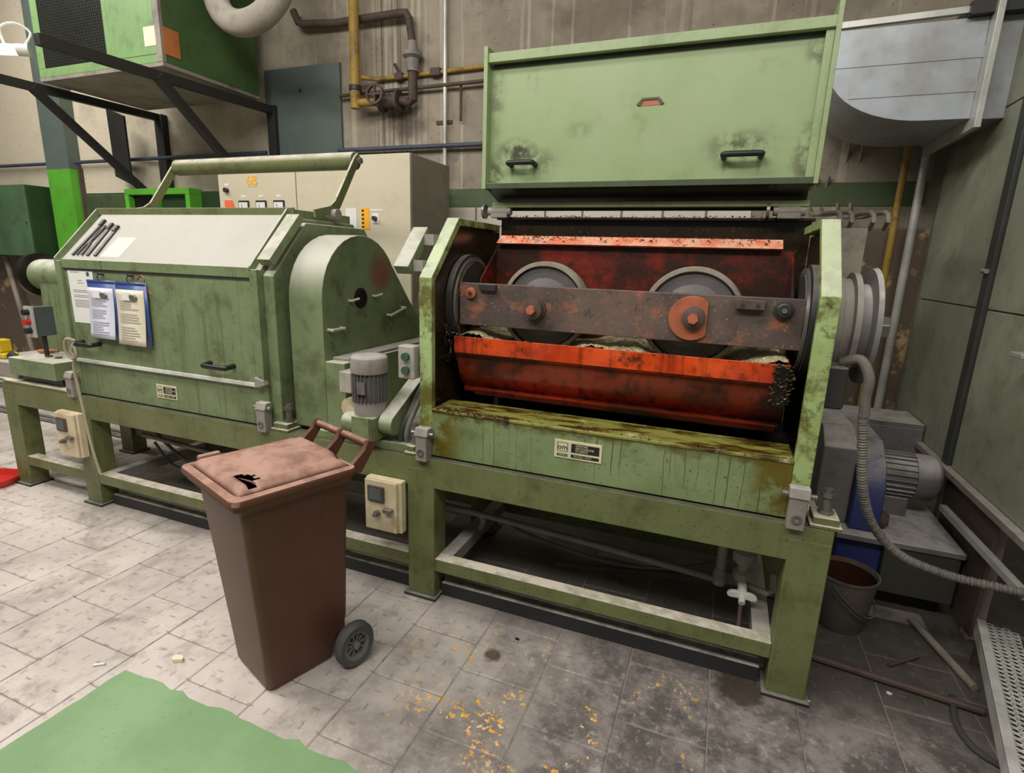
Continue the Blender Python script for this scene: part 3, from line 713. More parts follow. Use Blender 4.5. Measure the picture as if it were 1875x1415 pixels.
# hinge bar and lid
hb = B().box(XL + 0.02, XR - 0.06, 0.80, 0.84, 1.985, 2.012).build('hinge_bar', 'green_lid', mr, bevel=0.003)
for xx in (XL + 0.06, XR - 0.14):
    h_ = B().cyl((xx - 0.07, 0.82, 1.965), (xx + 0.07, 0.82, 1.965), 0.022).box(xx - 0.05, xx + 0.05, 0.80, 0.85, 1.93, 1.985).build('hinge', 'dusty_steel', mr, bevel=0.004)
    B().cyl((xx - 0.1, 0.82, 1.965), (xx - 0.086, 0.82, 1.965), 0.04).build('hinge_collar', 'steel', h_)
# raised lid
LY = 0.74
l0, l1, lz0, lz1 = -1.285, 0.322, 2.10, 2.735
lid = B().box(l0 + 0.01, l1 - 0.01, LY, LY + 0.012, lz0, lz1).build('lid', 'lid_paint', mr)
lbl(lid, 'light green sheet steel lid standing open above the machine')
B().box(l0, l1, LY - 0.045, LY + 0.01, lz1 - 0.045, lz1).build('top_flange', 'green_lid', lid, bevel=0.003)
B().box(l0 + 0.03, l1 - 0.03, LY - 0.012, LY, lz1 - 0.062, lz1 - 0.045).build('shadow_gap', 'dark_steel', lid)
B().box(l0 - 0.01, l0 + 0.012, LY - 0.055, LY + 0.22, lz0 - 0.03, lz1 + 0.03).build('side_flange', 'green_lid', lid, bevel=0.002)
B().box(l1 - 0.012, l1 + 0.008, LY - 0.055, LY + 0.22, lz0 - 0.03, lz1 + 0.06).build('side_flange', 'green_lid', lid, bevel=0.002)
B().box(l1 - 0.045, l1 - 0.012, LY - 0.03, LY + 0.01, lz0, lz1).build('side_angle', 'green_lid', lid, bevel=0.002)
B().box(l0, l1, LY - 0.05, LY + 0.012, lz0 - 0.03, lz0).build('bottom_flange', 'green_dark', lid, bevel=0.003)
B().prism([(LY - 0.05, lz0 - 0.03), (LY + 0.22, lz0 - 0.03), (LY + 0.22, lz0 - 0.10), (LY + 0.16, lz0 - 0.10)], 'x', l0 + 0.02, l1 - 0.02).build('recess_shade', 'oil_black', lid)  # black wedge paints the shade of the recess below the lid
B().box(l0, l1, LY + 0.20, LY + 0.22, lz0 - 0.12, lz1).build('lid_back', 'dark_steel', lid)
for (x0, x1, z) in ((-1.145, -1.01, 2.195), (-0.075, 0.085, 2.20)):
    yb = LY; r = 0.0135
    B().tube([(x0, yb, z), (x0, yb - 0.04, z + 0.002), (x0 + 0.012, yb - 0.055, z + 0.004), (x1 - 0.012, yb - 0.055, z + 0.004), (x1, yb - 0.04, z + 0.002), (x1, yb, z)], r, 12, 4).build('handle', 'rubber_black', lid)
# notch cut in the lid
nt = B().prism([(-0.50, 2.452), (-0.475, 2.48), (-0.395, 2.48), (-0.37, 2.452), (-0.385, 2.446), (-0.402, 2.47), (-0.468, 2.47), (-0.485, 2.446)], 'y', LY - 0.006, LY).build('notch_edge', 'green_dark', lid)
B().prism([(-0.485, 2.446), (-0.468, 2.47), (-0.402, 2.47), (-0.385, 2.446)], 'y', LY - 0.002, LY + 0.001).build('notch_opening', 'rust_orange', lid)
# hood lug on the left post (short square box with rim)
B().add([(-1.43, 0.02, 1.655), (-1.35, 0.02, 1.655), (-1.35, 0.20, 1.84), (-1.43, 0.20, 1.84), (-1.43, 0.055, 1.62), (-1.35, 0.055, 1.62), (-1.35, 0.235, 1.805), (-1.43, 0.235, 1.805)],
        [(0, 1, 2, 3), (4, 7, 6, 5), (0, 4, 5, 1), (1, 5, 6, 2), (2, 6, 7, 3), (3, 7, 4, 0)]).build('guide_box', 'green', mr, bevel=0.003)
for yy, zz in ((0.09, 1.66), (0.19, 1.78)): B().bar((-1.35, yy, zz), (-1.30, yy, zz), 0.05, 0.05).build('guide_bracket', 'dusty_steel', mr)
# left shaft bearing, seen between the machines
B().ring((-1.45, AY, AZ), (1, 0, 0), [(0.15, 0), (0.19, 0.02), (0.19, 0.165)], 32).build('bearing_drum', 'green', mr)
# push-button box
pb = B().box(-1.40, -1.312, 0.0, 0.06, 1.135, 1.295).build('button_box', 'pale_grey_box', mr, bevel=0.008)
for zz in (1.18, 1.245):
    B().cyl((-1.352, 0.0, zz), (-1.352, -0.02, zz), 0.019).build('push_button', 'button_green', pb)
# right bearing
br = B().cyl((XR, AY, AZ), (XR + 0.055, AY, AZ), 0.20, seg=40).build('bearing_flange', 'dusty_steel', mr, bevel=0.006)
B().ring((XR + 0.055, AY, AZ), (1, 0, 0), [(0.19, 0), (0.19, 0.03), (0.215, 0.035), (0.215, 0.055), (0.16, 0.06)], 40).build('bearing_disc', 'dusty_steel', br)
B().ring((XR + 0.15, AY, AZ), (1, 0, 0), [(0.17, -0.05), (0.17, 0), (0.23, 0.005), (0.235, 0.022), (0.06, 0.026), (0.055, 0.06), (0.03, 0.065)], 40).build('shaft_disc', 'blower_grey', br)
B().cyl((XR + 0.2, AY, AZ), (XR + 0.245, AY, AZ), 0.05, seg=6).build('shaft_nut', 'steel', br, bevel=0.006)
for k in range(8):
    a = 2 * pi * k / 8 + 0.2
    B().cyl((XR + 0.055, AY + 0.175 * cos(a), AZ + 0.175 * sin(a)), (XR + 0.075, AY + 0.175 * cos(a), AZ + 0.175 * sin(a)), 0.014, seg=6).build('bolt', 'dark_steel', br)
B().box(XR, XR + 0.07, 0.08, 0.2, 1.20, 1.36).build('junction_box', 'dark_steel', mr, bevel=0.01)
B().tube([(XR + 0.05, 0.13, 1.37), (XR + 0.10, 0.10, 1.39), (XR + 0.135, 0.09, 1.33), (XR + 0.14, 0.11, 1.25), (XR + 0.15, 0.12, 1.18)], 0.018, 10, 5).build('hose_elbow', 'cable', mr)
# gusset bracket under the bearing
B().prism([(0.35, 1.30), (0.50, 1.30), (0.50, 1.08), (0.42, 1.08)], 'x', XR + 0.02, XR + 0.05).build('bearing_gusset', 'rust_pipe', mr)
# junction box behind the right post
jb = B().box(0.42, 0.60, 0.95, 1.03, 1.62, 1.90).build('terminal_box', 'grey_pipe')
tag(jb, 'grey-brown terminal box fixed behind the right post of the open machine', 'electrical box')

# ================================================================ closed machine (left)
XA, XB = -3.85, -2.235
ml = thing('finishing_machine', (-3.05, 0.45, 0.757), 'closed green drum finishing machine with clipboards hanging on its hood', 'machine')
B().box(XA + 0.05, XB - 0.04, YF, YF + 0.012, 0.765, 0.985).build('front_panel', 'green', ml, bevel=0.003)
B().box(XA + 0.04, XB - 0.03, 0.08, 0.9, 0.77, 0.95).build('lower_body', 'green_dark', ml)
for x0, x1 in ((XA, XA + 0.05), (XB - 0.04, XB)):
    B().prism([(YF - 0.004, 0.765), (YF - 0.004, 1.605), (0.298, 1.885), (0.80, 1.885), (0.9, 1.78), (0.9, 0.765)], 'x', x0, x1).build('end_plate', 'green', ml, bevel=0.004)
B().bar((XA + 0.04, YF - 0.006, 0.995), (XB - 0.04, YF - 0.006, 0.995), 0.03, 0.022).build('sill_strip', 'white_paint', ml, bevel=0.003)
# hood: front panel + sloping panel, with raised edges
hood = B().box(XA + 0.055, XB - 0.06, YF - 0.012, YF, 1.005, 1.555).build('hood', 'green', ml, bevel=0.002)
lbl(hood, 'green hinged hood closed over the drum')
B().box(XA + 0.045, XB - 0.045, YF - 0.02, YF, 1.565, 1.62).build('hood_lip', 'green', hood, bevel=0.004)
B().box(XA + 0.06, XB - 0.06, YF - 0.016, YF - 0.002, 1.553, 1.566).build('hood_seam', 'dark_steel', hood)
B().prism([(YF - 0.01, 1.615), (YF + 0.005, 1.612), (0.31, 1.895), (0.295, 1.905)], 'x', XA + 0.045, XB - 0.045).build('hood_slope', 'hood_dust', hood)
B().box(XA + 0.04, XB - 0.04, 0.30, 0.80, 1.885, 1.90).build('hood_top', 'green', hood)
for x0 in (XA - 0.004, XB - 0.05):
    B().prism([(YF - 0.03, 1.60), (YF - 0.03, 1.625), (0.285, 1.935), (0.82, 1.935), (0.82, 1.885), (0.3, 1.885), (YF, 1.60)], 'x', x0, x0 + 0.012).build('hood_edge', 'green', hood, bevel=0.002)
    B().prism([(YF - 0.03, 1.0), (YF - 0.03, 1.61), (YF - 0.003, 1.61), (YF - 0.003, 1.0)], 'x', x0, x0 + 0.05).build('hood_side', 'green', hood, bevel=0.003)
B().box(XA, XB, 0.29, 0.30, 1.895, 1.94).build('hood_back_edge', 'green_frame', hood, bevel=0.002)
for (x0, x1, z) in ((XA + 0.14, XA + 0.295, 1.115), (-2.635, -2.46, 1.085)):
    yb = YF - 0.012
    B().tube([(x0, yb, z), (x0 + 0.005, yb - 0.04, z - 0.004), (x0 + 0.02, yb - 0.058, z - 0.006), (x1 - 0.02, yb - 0.058, z - 0.006), (x1 - 0.005, yb - 0.04, z - 0.004), (x1, yb, z)], 0.0145, 12, 4).build('handle', 'rubber_black', hood)
# lifting bar with cranked arms
lb = B().cyl((-3.79, 0.85, 2.27), (-2.235, 0.85, 2.27), 0.053, seg=24).build('lifting_bar', 'green_frame', hood, bevel=0.006)
for xx in (-3.80, -2.225):
    B().prism([(0.44, 1.90), (0.60, 1.93), (0.66, 1.97), (0.88, 2.29), (0.85, 2.315), (0.82, 2.29), (0.62, 2.01), (0.57, 1.975), (0.44, 1.945)], 'x', xx - 0.008, xx + 0.008).build('bar_arm', 'green_frame', lb, bevel=0.002)
    B().cyl((xx - 0.03, 0.85, 2.27), (xx + 0.03, 0.85, 2.27), 0.02, seg=6).build('bar_bolt', 'steel', lb)
    B().cyl((xx - 0.03, 0.60, 1.93), (xx + 0.04, 0.60, 1.93), 0.03).build('arm_pivot', 'dusty_steel', lb)
# right-hand lug boxes and wall thickness of the housing end
def sl_box(x0, x1, y0, z0, y1, z1, t_):
    d = Vector((0, y1 - y0, z1 - z0)).normalized(); nrm = Vector((0, -d.z, d.y)) if d.y > 0 else Vector((0, d.z, -d.y))
    a, c = Vector((0, y0, z0)), Vector((0, y1, z1))
    q = [a, c, c + nrm * t_, a + nrm * t_]
    return B().prism([(p.y, p.z) for p in q], 'x', x0, x1)
sl_box(XB + 0.0, XB + 0.085, 0.04, 1.63, 0.27, 1.87, 0.045).build('guide_box', 'green', ml, bevel=0.003)
B().prism([(0.04, 0.765), (0.04, 1.58), (0.30, 1.86), (0.82, 1.86), (0.9, 1.76), (0.9, 0.765)], 'x', XB, XB + 0.07).build('end_casing', 'green', ml, bevel=0.006)
B().cyl((XB + 0.07, 0.43, 1.48), (XB + 0.12, 0.43, 1.48), 0.24, seg=36).build('shaft_collar', 'oil_black', ml)
# corner brackets at the sill
B().prism([(XB - 0.06, 0.985), (XB + 0.01, 1.005), (XB + 0.0, 1.03), (XB - 0.06, 1.045)], 'y', YF - 0.04, YF - 0.005).build('sill_bracket', 'dusty_steel', ml, bevel=0.003)
toggle(ml, XB - 0.02); toggle(ml, XA - 0.01)
pad(ml, XB + 0.02, XB + 0.14, XB + 0.1); pad(ml, XA - 0.11, XA - 0.0, XA - 0.065)
nameplate(ml, -3.115, -2.945, 0.825, 0.91, YF)
# left bearing: short flanged drum and trapezoid pedestal
lbz = B().ring((XA, AY, AZ), (-1, 0, 0), [(0.17, 0), (0.15, 0.02), (0.115, 0.10), (0.115, 0.93)], 32).build('bearing_neck', 'green', ml)
B().ring((XA - 0.93, AY, AZ), (-1, 0, 0), [(0.115, -0.02), (0.16, 0), (0.16, 0.04), (0.12, 0.045)], 32).build('bearing_flange', 'oil_black', lbz)
B().prism([(0.31, 0.885), (0.33, 1.45), (0.56, 1.45), (0.71, 0.885)], 'x', XA - 0.80, XA - 0.55).build('bearing_pedestal', 'green', ml, bevel=0.006)
B().box(-5.02, -4.54, 0.05, 0.5, 0.775, 0.885).build('side_block', 'dusty_steel', ml, bevel=0.006)
B().box(-5.02, -4.62, 0.02, 0.6, 0.757, 0.775).build('base_plate', 'green_frame', ml, bevel=0.003)
B().box(-4.49, -4.05, 0.05, 0.45, 0.775, 0.825).build('case_gap_shade', 'oil_black', ml)  # dark block paints the shade in the gap under the gear case
gb = B().box(-4.52, -4.03, 0.0, 0.45, 0.825, 0.945).build('gear_case', 'green', ml, bevel=0.006)
for xx in (-4.30, -4.20): B().cyl((xx, 0.13, 0.945), (xx, 0.13, 0.953), 0.02).build('case_plug', 'rust_pipe', gb)
B().box(-4.62, -3.96, 0.0, 0.6, 0.757, 0.775).build('base_plate', 'green_frame', ml, bevel=0.003)

# paper notices and clipboards hung on the hood
def sheet(name, pts3, mat, parent=None, th=0.0008):
    """thin bent sheet: rows of (left,right) points"""
    vs = []; fs = []
    for a, b in pts3: vs += [a, b]
    for i in range(len(pts3) - 1): fs.append((2 * i, 2 * i + 1, 2 * i + 3, 2 * i + 2))
    o = B().add(vs, fs).build(name, mat, parent)
    m = o.modifiers.new('solid', 'SOLIDIFY'); m.thickness = th; m.offset = 0
    return o
yp = YF - 0.0135
def lines(par, x0, x1, z0, z1, n, y, mat='ink', skip=()):
    b = B()
    for i in range(n):
        if i in skip: continue
        z = z1 - (z1 - z0) * i / max(n - 1, 1); w = random.uniform(0.6, 1.0)
        b.box(x0, x0 + (x1 - x0) * w, y - 0.0006, y, z - 0.0022, z + 0.0022)
    return b.build('print', mat, par)
# notice
nx0, nx1, nz0, nz1 = -3.765, -3.535, 1.235, 1.565
no = thing('notice_sheet', (nx0, yp, nz0), 'white printed notice taped beside the two clipboards', 'paper')
B().box(nx0, nx1, yp - 0.0008, yp, nz0, nz1).build('sheet', 'paper', no)
lines(no, nx0 + 0.03, nx1 - 0.03, nz0 + 0.10, nz1 - 0.13, 11, yp - 0.0008, skip=(2, 5))
lines(no, nx0 + 0.08, nx1 - 0.08, nz1 - 0.085, nz1 - 0.07, 2, yp - 0.0008)
lines(no, nx0 + 0.02, nx1 - 0.12, nz1 - 0.022, nz1 - 0.012, 2, yp - 0.0008)
B().cyl((nx1 - 0.045, yp - 0.0008, nz1 - 0.03), (nx1 - 0.045, yp - 0.0016, nz1 - 0.03), 0.014).build('stamp', 'ink_green', no)
def clipboard(x0, x1, z0, z1, paper, lab):
    c = thing('clipboard', (x0, yp, z0), lab, 'clipboard', 'clipboards on the hood')
    yb = yp - 0.012
    sheet('board', [((x0, yb, z1), (x1, yb, z1)), ((x0, yb - 0.004, z0), (x1, yb - 0.004, z0))], 'clip_blue', c, 0.004)
    ys = yb - 0.004
    n = 10; rows = []
    for i in range(n + 1):
        s_ = i / n; z = z1 - 0.045 - (z1 - z0 - 0.05) * s_
        yy = ys - 0.002 - 0.018 * s_ * s_
        rows.append(((x0 + 0.004, yy, z), (x1 - 0.022, yy - 0.004 * s_, z)))
    sh = sheet('paper_stack', rows, paper, c, 0.003)
    b = B()
    for i in range(16):
        s_ = 0.2 + 0.72 * i / 15
        if i in (4, 9): continue
        z = z1 - 0.045 - (z1 - z0 - 0.05) * s_; yy = ys - 0.002 - 0.018 * s_ * s_ - 0.0065
        b.box(x0 + 0.03, x0 + 0.03 + (x1 - x0 - 0.085) * random.uniform(0.55, 1), yy, yy + 0.001, z - 0.0018, z + 0.0018)
    b.build('print', 'ink', sh)
    xm = (x0 + x1) / 2 - 0.01
    B().box(xm - 0.055, xm + 0.01, ys - 0.012, ys - 0.006, z1 - 0.105, z1 - 0.06).build('label_flap', 'paper', sh)
    B().prism([(xm + 0.012, z1 - 0.095), (xm + 0.065, z1 - 0.10), (xm + 0.07, z1 - 0.085), (xm + 0.05, z1 - 0.07), (xm + 0.012, z1 - 0.072)], 'y', ys - 0.018, ys - 0.004).build('spring_clip', 'steel', c, bevel=0.003)
    B().box(x0 + 0.002, x1 - 0.004, yb - 0.006, yb - 0.004, z1 - 0.012, z1 - 0.004).build('board_edge', 'clip_blue', c)
    B().cyl((xm + 0.02, yp + 0.003, z1 + 0.035), (xm + 0.02, yp - 0.03, z1 + 0.04), 0.007, seg=10).tube([(xm + 0.02, yp - 0.02, z1 + 0.04), (xm - 0.005, yp - 0.02, z1 + 0.02), (xm, yp - 0.014, z1 - 0.006)], 0.003, 6, 3).build('hook', 'dark_steel', c)
    return c
clipboard(-3.575, -3.325, 1.155, 1.505, 'paper_blue', 'blue clipboard with white-blue sheets, nearer the notice, on the closed hood')
clipboard(-3.325, -3.065, 1.135, 1.505, 'paper_cream', 'blue clipboard with cream sheets, farther from the notice, on the closed hood')
# red chalk scribble beside the clipboards
B().tube([(-3.155, YF - 0.0125, 1.52), (-3.12, YF - 0.0125, 1.545), (-3.09, YF - 0.0125, 1.53), (-3.10, YF - 0.0125, 1.50), (-3.07, YF - 0.0125, 1.46), (-3.045, YF - 0.0125, 1.44)], 0.004, 6, 4).build('chalk_mark', 'rust_orange', hood)
# flat tools lying on the slope of the hood
sd = Vector((0, 0.30 - YF, 0.285)).normalized()
def on_slope(x, s_, h=0.006):
    p = Vector((x, YF - 0.005, 1.618)) + sd * s_; nrm = Vector((0, -sd.z, sd.y)); return p + nrm * h
tools = [(-3.735, 0.03, -3.715, 0.33, 'flat dark steel bar nearest the hood edge, lying on the sloping hood'),
         (-3.60, 0.03, -3.615, 0.30, 'dark steel bar on the sloping hood, next to the tongs'),
         (-3.53, 0.03, -3.545, 0.28, 'dark steel bar on the sloping hood, nearest the paper sticker')]
for (xa, sa, xb, sb, lab) in tools:
    tg = thing('steel_bar', tuple(on_slope(xa, sa)), lab, 'tool', 'tools on the hood')
    B().bar(on_slope(xa, sa), on_slope(xb, sb), 0.022, 0.012).build('blade', 'dark_steel', tg, bevel=0.002)
    B().bar(on_slope(xb, sb - 0.05, 0.012), on_slope(xb, sb, 0.012), 0.026, 0.012).build('bar_head', 'black_iron', tg, bevel=0.002)
tg = thing('tongs', tuple(on_slope(-3.67, 0.05)), 'pair of steel tongs lying between the bars on the sloping hood', 'tool')
for s_ in (-1, 1):
    B().tube([on_slope(-3.67 - s_ * 0.022, 0.03, .01), on_slope(-3.67 - s_ * 0.018, 0.09, .01), on_slope(-3.67, 0.15, .01), on_slope(-3.67 + s_ * 0.012, 0.2, .01), on_slope(-3.66 + s_ * 0.004, 0.28, .01)], 0.006, 8, 4).build('jaw', 'dark_steel', tg)
st = B()
a, b_, c_, d_ = on_slope(-3.49, 0.03, .001), on_slope(-3.33, 0.03, .001), on_slope(-3.31, 0.19, .001), on_slope(-3.47, 0.19, .001)
up = Vector((0, -sd.z, sd.y)) * 0.0012
st.add([a, b_, c_, d_, a + up, b_ + up, c_ + up, d_ + up], [(0, 3, 2, 1), (4, 5, 6, 7), (0, 1, 5, 4), (1, 2, 6, 5), (2, 3, 7, 6), (3, 0, 4, 7)])
tag(st.build('sticker', 'paper_cream'), 'faded pale sticker on the sloping hood of the closed machine', 'sticker')
# screwdriver and control box beside the left bearing
sc_ = thing('screwdriver', (-4.40, 0.25, 0.946), 'screwdriver with orange handle lying on the gear case', 'screwdriver')
B().ring((-4.50, 0.17, 0.961), (0.8, 0.6, 0), [(0.008, 0), (0.015, 0.015), (0.013, 0.09), (0.009, 0.12), (0.012, 0.125)], 14).build('grip', 'wood', sc_)
B().cyl((-4.40, 0.245, 0.961), (-4.27, 0.342, 0.961), 0.005, seg=8).build('shank', 'steel', sc_)
cb = thing('control_box', (-4.36, 0.14, 0.945), 'grey push-button box on a short post beside the left bearing', 'control box')
cbb = B().box(-4.38, -4.30, 0.08, 0.20, 1.09, 1.29).build('box', 'grey_box', cb, bevel=0.006)
B().box(-4.385, -4.295, 0.070, 0.08, 1.085, 1.295).build('front_plate', 'galvanised', cbb)
for zz, m_ in ((1.255, 'ink_black'), (1.19, 'red'), (1.13, 'ink_black')):
    B().cyl((-4.34, 0.07, zz), (-4.34, 0.038, zz), 0.02).build('push_button', m_, cbb)
B().cyl((-4.34, 0.14, 0.945), (-4.34, 0.14, 1.09), 0.014).build('post', 'black_iron', cb)
# rope hanging from the left hood handle
B_ = B().tube([(XA + 0.16, -0.045, 1.13), (XA + 0.135, -0.06, 1.07), (XA + 0.15, -0.055, 1.02), (XA + 0.12, -0.05, 0.95), (XA + 0.13, -0.04, 0.7), (XA + 0.14, -0.03, 0.45), (XA + 0.17, -0.02, 0.25)], 0.009, 8, 6)
B_.tube([(XA + 0.165, -0.045, 1.13), (XA + 0.12, -0.07, 1.14), (XA + 0.10, -0.07, 1.07), (XA + 0.13, -0.06, 1.02), (XA + 0.18, -0.06, 1.04), (XA + 0.17, -0.06, 1.1)], 0.009, 8, 6)
tag(B_.build('rope', 'rope'), 'grey rope looped over the hood handle and hanging down to the frame', 'rope')
# cream switch boxes on the frame
def switch_box(x0, x1, z0, z1, lab):
    s = thing('switch_box', (x0, -0.06, z0), lab, 'switch box', 'switch boxes on the frame legs')
    bd = B().box(x0, x1, -0.045, -0.002, z0, z1).build('case', 'cream_box', s, bevel=0.006)
    B().box(x0 + 0.004, x1 - 0.02, -0.06, -0.047, z0 + 0.004, z1 - 0.006).build('cover', 'cream_box', s, bevel=0.003)
    w = x1 - x0; h = z1 - z0
    wd = B().box(x0 + w * 0.12, x0 + w * 0.58, -0.07, -0.06, z0 + h * 0.58, z0 + h * 0.88).build('window_frame', 'rust_pipe', s, bevel=0.003)
    B().box(x0 + w * 0.18, x0 + w * 0.52, -0.073, -0.07, z0 + h * 0.62, z0 + h * 0.84).build('window_pane', 'grey_box', wd)
    B().cyl((x0 + w * 0.38, -0.06, z0 + h * 0.36), (x0 + w * 0.38, -0.08, z0 + h * 0.36), 0.016).cyl((x0 + w * 0.38, -0.08, z0 + h * 0.36), (x0 + w * 0.38, -0.095, z0 + h * 0.36), 0.011).build('lock', 'steel', s)
    B().box(x0 + w * 0.58, x0 + w * 0.82, -0.085, -0.06, z0 + h * 0.42, z0 + h * 0.50).build('catch', 'steel', s, bevel=0.004)
switch_box(-4.0, -3.785, 0.345, 0.645, 'cream switch box on the frame below the hanging rope')
switch_box(-1.57, -1.362, 0.35, 0.625, 'rust-stained cream switch box on the frame behind the bin')

# ================================================================ drive unit between the machines
du = thing('drive_unit', (-1.85, 0.45, 0.757), 'green drive unit with rounded belt guard and grey motor between the machines', 'drive unit')
gp = []
R_ = 0.345
for k in range(15):
    a = pi - (pi - 0.55) * k / 14
    gp.append((AY + R_ * cos(a), 1.46 + R_ * sin(a)))
gp += [(1.05, 1.27), (1.05, 0.78), (AY - R_, 0.78)]
gd = B().prism(gp, 'x', -2.115, -1.90).build('belt_guard', 'green_guard', du, bevel=0.004, ang=0.5)
gx = -1.90
B().ring((gx, 0.40, 1.466), (1, 0, 0), [(0.036, 0.0), (0.055, 0.0), (0.055, 0.008), (0.036, 0.008)], 24, True).build('hole_rim', 'oil_black', gd)
B().cyl((gx, 0.40, 1.466), (gx + 0.004, 0.40, 1.466), 0.036).build('shaft_hole', 'oil_black', gd)
for (y0, z0) in ((0.30, 1.455), (0.52, 1.47)):
    B().tube([(gx, y0, z0), (gx + 0.02, y0, z0), (gx + 0.03, y0 + 0.05, z0 + 0.01)], 0.007, 8).build('wing_screw', 'galvanised', gd)
for (y0, z0, y1, z1) in ((0.12, 1.315, 0.22, 1.315), (0.66, 1.35, 0.82, 1.385)):
    B().tube([(gx, y0, z0), (gx + 0.03, y0, z0), (gx + 0.03, y1, z1), (gx, y1, z1)], 0.008, 8).build('guard_handle', 'galvanised', gd)
gbx = B().box(-1.90, -1.775, 0.085, 1.05, 0.80, 1.155).build('gear_casing', 'green', du, bevel=0.006)
B().box(-1.895, -1.79, 0.14, 1.03, 1.155, 1.17).build('casing_lid', 'dusty_steel', gbx, bevel=0.003)
B().ring((-1.73, 0.08, 0.93), (0, -1, 0), [(0.055, 0), (0.055, 0.02), (0.02, 0.022)], 24).build('bearing_cover', 'cream_box', gbx)
B().box(-1.95, -1.36, 0.02, 0.84, 0.757, 0.80).build('base_plate', 'green_dirty', du, bevel=0.003)
# motor
mx, my = -1.575, 0.02
mo = B().cyl((mx, my, 1.0), (mx, my, 1.15), 0.074, seg=32).build('motor', 'motor_grey', du)
for k in range(26):
    a = 2 * pi * k / 26
    B().bar((mx + 0.078 * cos(a), my + 0.078 * sin(a), 1.0), (mx + 0.078 * cos(a), my + 0.078 * sin(a), 1.145), 0.004, 0.016, up=(cos(a), sin(a), 0)).build('cooling_fin', 'motor_grey', mo)
B().ring((mx, my, 1.145), (0, 0, 1), [(0.088, 0), (0.09, 0.01), (0.09, 0.07), (0.082, 0.082), (0.05, 0.085)], 36).build('fan_cowl', 'dusty_steel', mo, ang=0.9)
B().cyl((mx, my, 0.935), (mx, my, 1.0), 0.078, seg=32).build('motor_foot', 'dusty_steel', mo)
B().box(mx - 0.155, mx - 0.08, my - 0.04, my + 0.05, 1.03, 1.14).build('terminal_box', 'pale_grey_box', mo, bevel=0.008)
B().box(mx - 0.01, mx + 0.035, my - 0.092, my - 0.086, 1.05, 1.11).build('rating_plate', 'steel', mo)
rg = B().box(mx - 0.06, mx + 0.07, my - 0.08, my + 0.08, 0.815, 0.935).build('reducer', 'green_dirty', du, bevel=0.006)
B().ring((mx - 0.06, my, 0.875), (-1, 0, 0), [(0.052, 0), (0.055, 0.05), (0.045, 0.09)], 28).build('reducer_cap', 'green', rg)
# chain guard arm (slot shape climbing backwards)
def slot(y0, z0, y1, z1, r, x0, x1):
    d = math.atan2(z1 - z0, y1 - y0); q = []
    for k in range(13): a = d + pi / 2 + pi * k / 12; q.append((y0 + r * cos(a), z0 + r * sin(a)))
    for k in range(13): a = d - pi / 2 + pi * k / 12; q.append((y1 + r * cos(a), z1 + r * sin(a)))
    return B().prism(q, 'x', x0, x1)
cg = slot(my + 0.0, 0.895, 0.32, 1.05, 0.052, -1.50, -1.425).build('chain_guard', 'green', du, bevel=0.004, ang=0.5)
slot(0.30, 1.05, 0.36, 1.13, 0.03, -1.50, -1.485).build('tension_bracket', 'green_frame', cg, bevel=0.002)
B().tube([(-1.40, 0.30, 1.12), (-1.39, 0.10, 0.96), (-1.42, 0.05, 0.85), (-1.42, 0.06, 0.79)], 0.014, 10, 6).build('conduit', 'cable_dark', du)
B().tube([(-1.375, 0.30, 1.12), (-1.37, 0.10, 0.96), (-1.385, 0.05, 0.86), (-1.39, 0.06, 0.79)], 0.014, 10, 6).build('conduit', 'cable', du)

# ================================================================ brown wheelie bin
bx, by, bz = -1.59, -0.622, 0.0
ba = RAD(-20)
BX = Matrix.Translation((bx, by, bz)) @ Matrix.Rotation(ba, 4, 'Z') @ Matrix.Diagonal((1.0, 0.88, 1.01, 1))
wb_ = thing('wheelie_bin', (bx, by, bz), 'brown plastic wheelie bin with a torn lid standing before the machines', 'bin')
def rrect(hx0, hx1, hy0, hy1, r, z, n=5):
    q = []
    for (cx, cy, a0) in ((hx1 - r, hy1 - r, 0), (hx0 + r, hy1 - r, pi / 2), (hx0 + r, hy0 + r, pi), (hx1 - r, hy0 + r, 1.5 * pi)):
        for k in range(n + 1):
            a = a0 + pi / 2 * k / n; q.append((cx + r * cos(a), cy + r * sin(a), z))
    return q
def loft(rings, cap0=True, cap1=True):
    b = B(); n = len(rings[0]); vs = [p for r in rings for p in r]; fs = []
    for i in range(len(rings) - 1):
        for k in range(n):
            fs.append((i * n + k, i * n + (k + 1) % n, (i + 1) * n + (k + 1) % n, (i + 1) * n + k))
    if cap0: fs.append(tuple(range(n))[::-1])
    if cap1: fs.append(tuple((len(rings) - 1) * n + k for k in range(n)))
    return b.add(vs, fs)
body = loft([rrect(-0.145, 0.145, -0.150, 0.15, 0.035, 0.004), rrect(-0.152, 0.152, -0.157, 0.17, 0.03, 0.02), rrect(-0.160, 0.160, -0.162, 0.19, 0.028, 0.10), rrect(-0.166, 0.166, -0.168, 0.245, 0.028, 0.18),
             rrect(-0.205, 0.205, -0.225, 0.25, 0.03, 0.80), rrect(-0.21, 0.21, -0.23, 0.252, 0.03, 0.835)], True, False).xf(BX)
bd = body.build('body', 'bin_side', wb_, ang=0.7)
B().add(*(lambda q: (q.v, q.f))(loft([rrect(-0.21, 0.21, -0.23, 0.235, 0.03, 0.80), rrect(-0.235, 0.235, -0.262, 0.262, 0.03, 0.825), rrect(-0.24, 0.24, -0.267, 0.267, 0.03, 0.845), rrect(-0.2, 0.2, -0.225, 0.225, 0.03, 0.845)], False, False))).xf(BX).build('rim', 'brown_bin', bd)
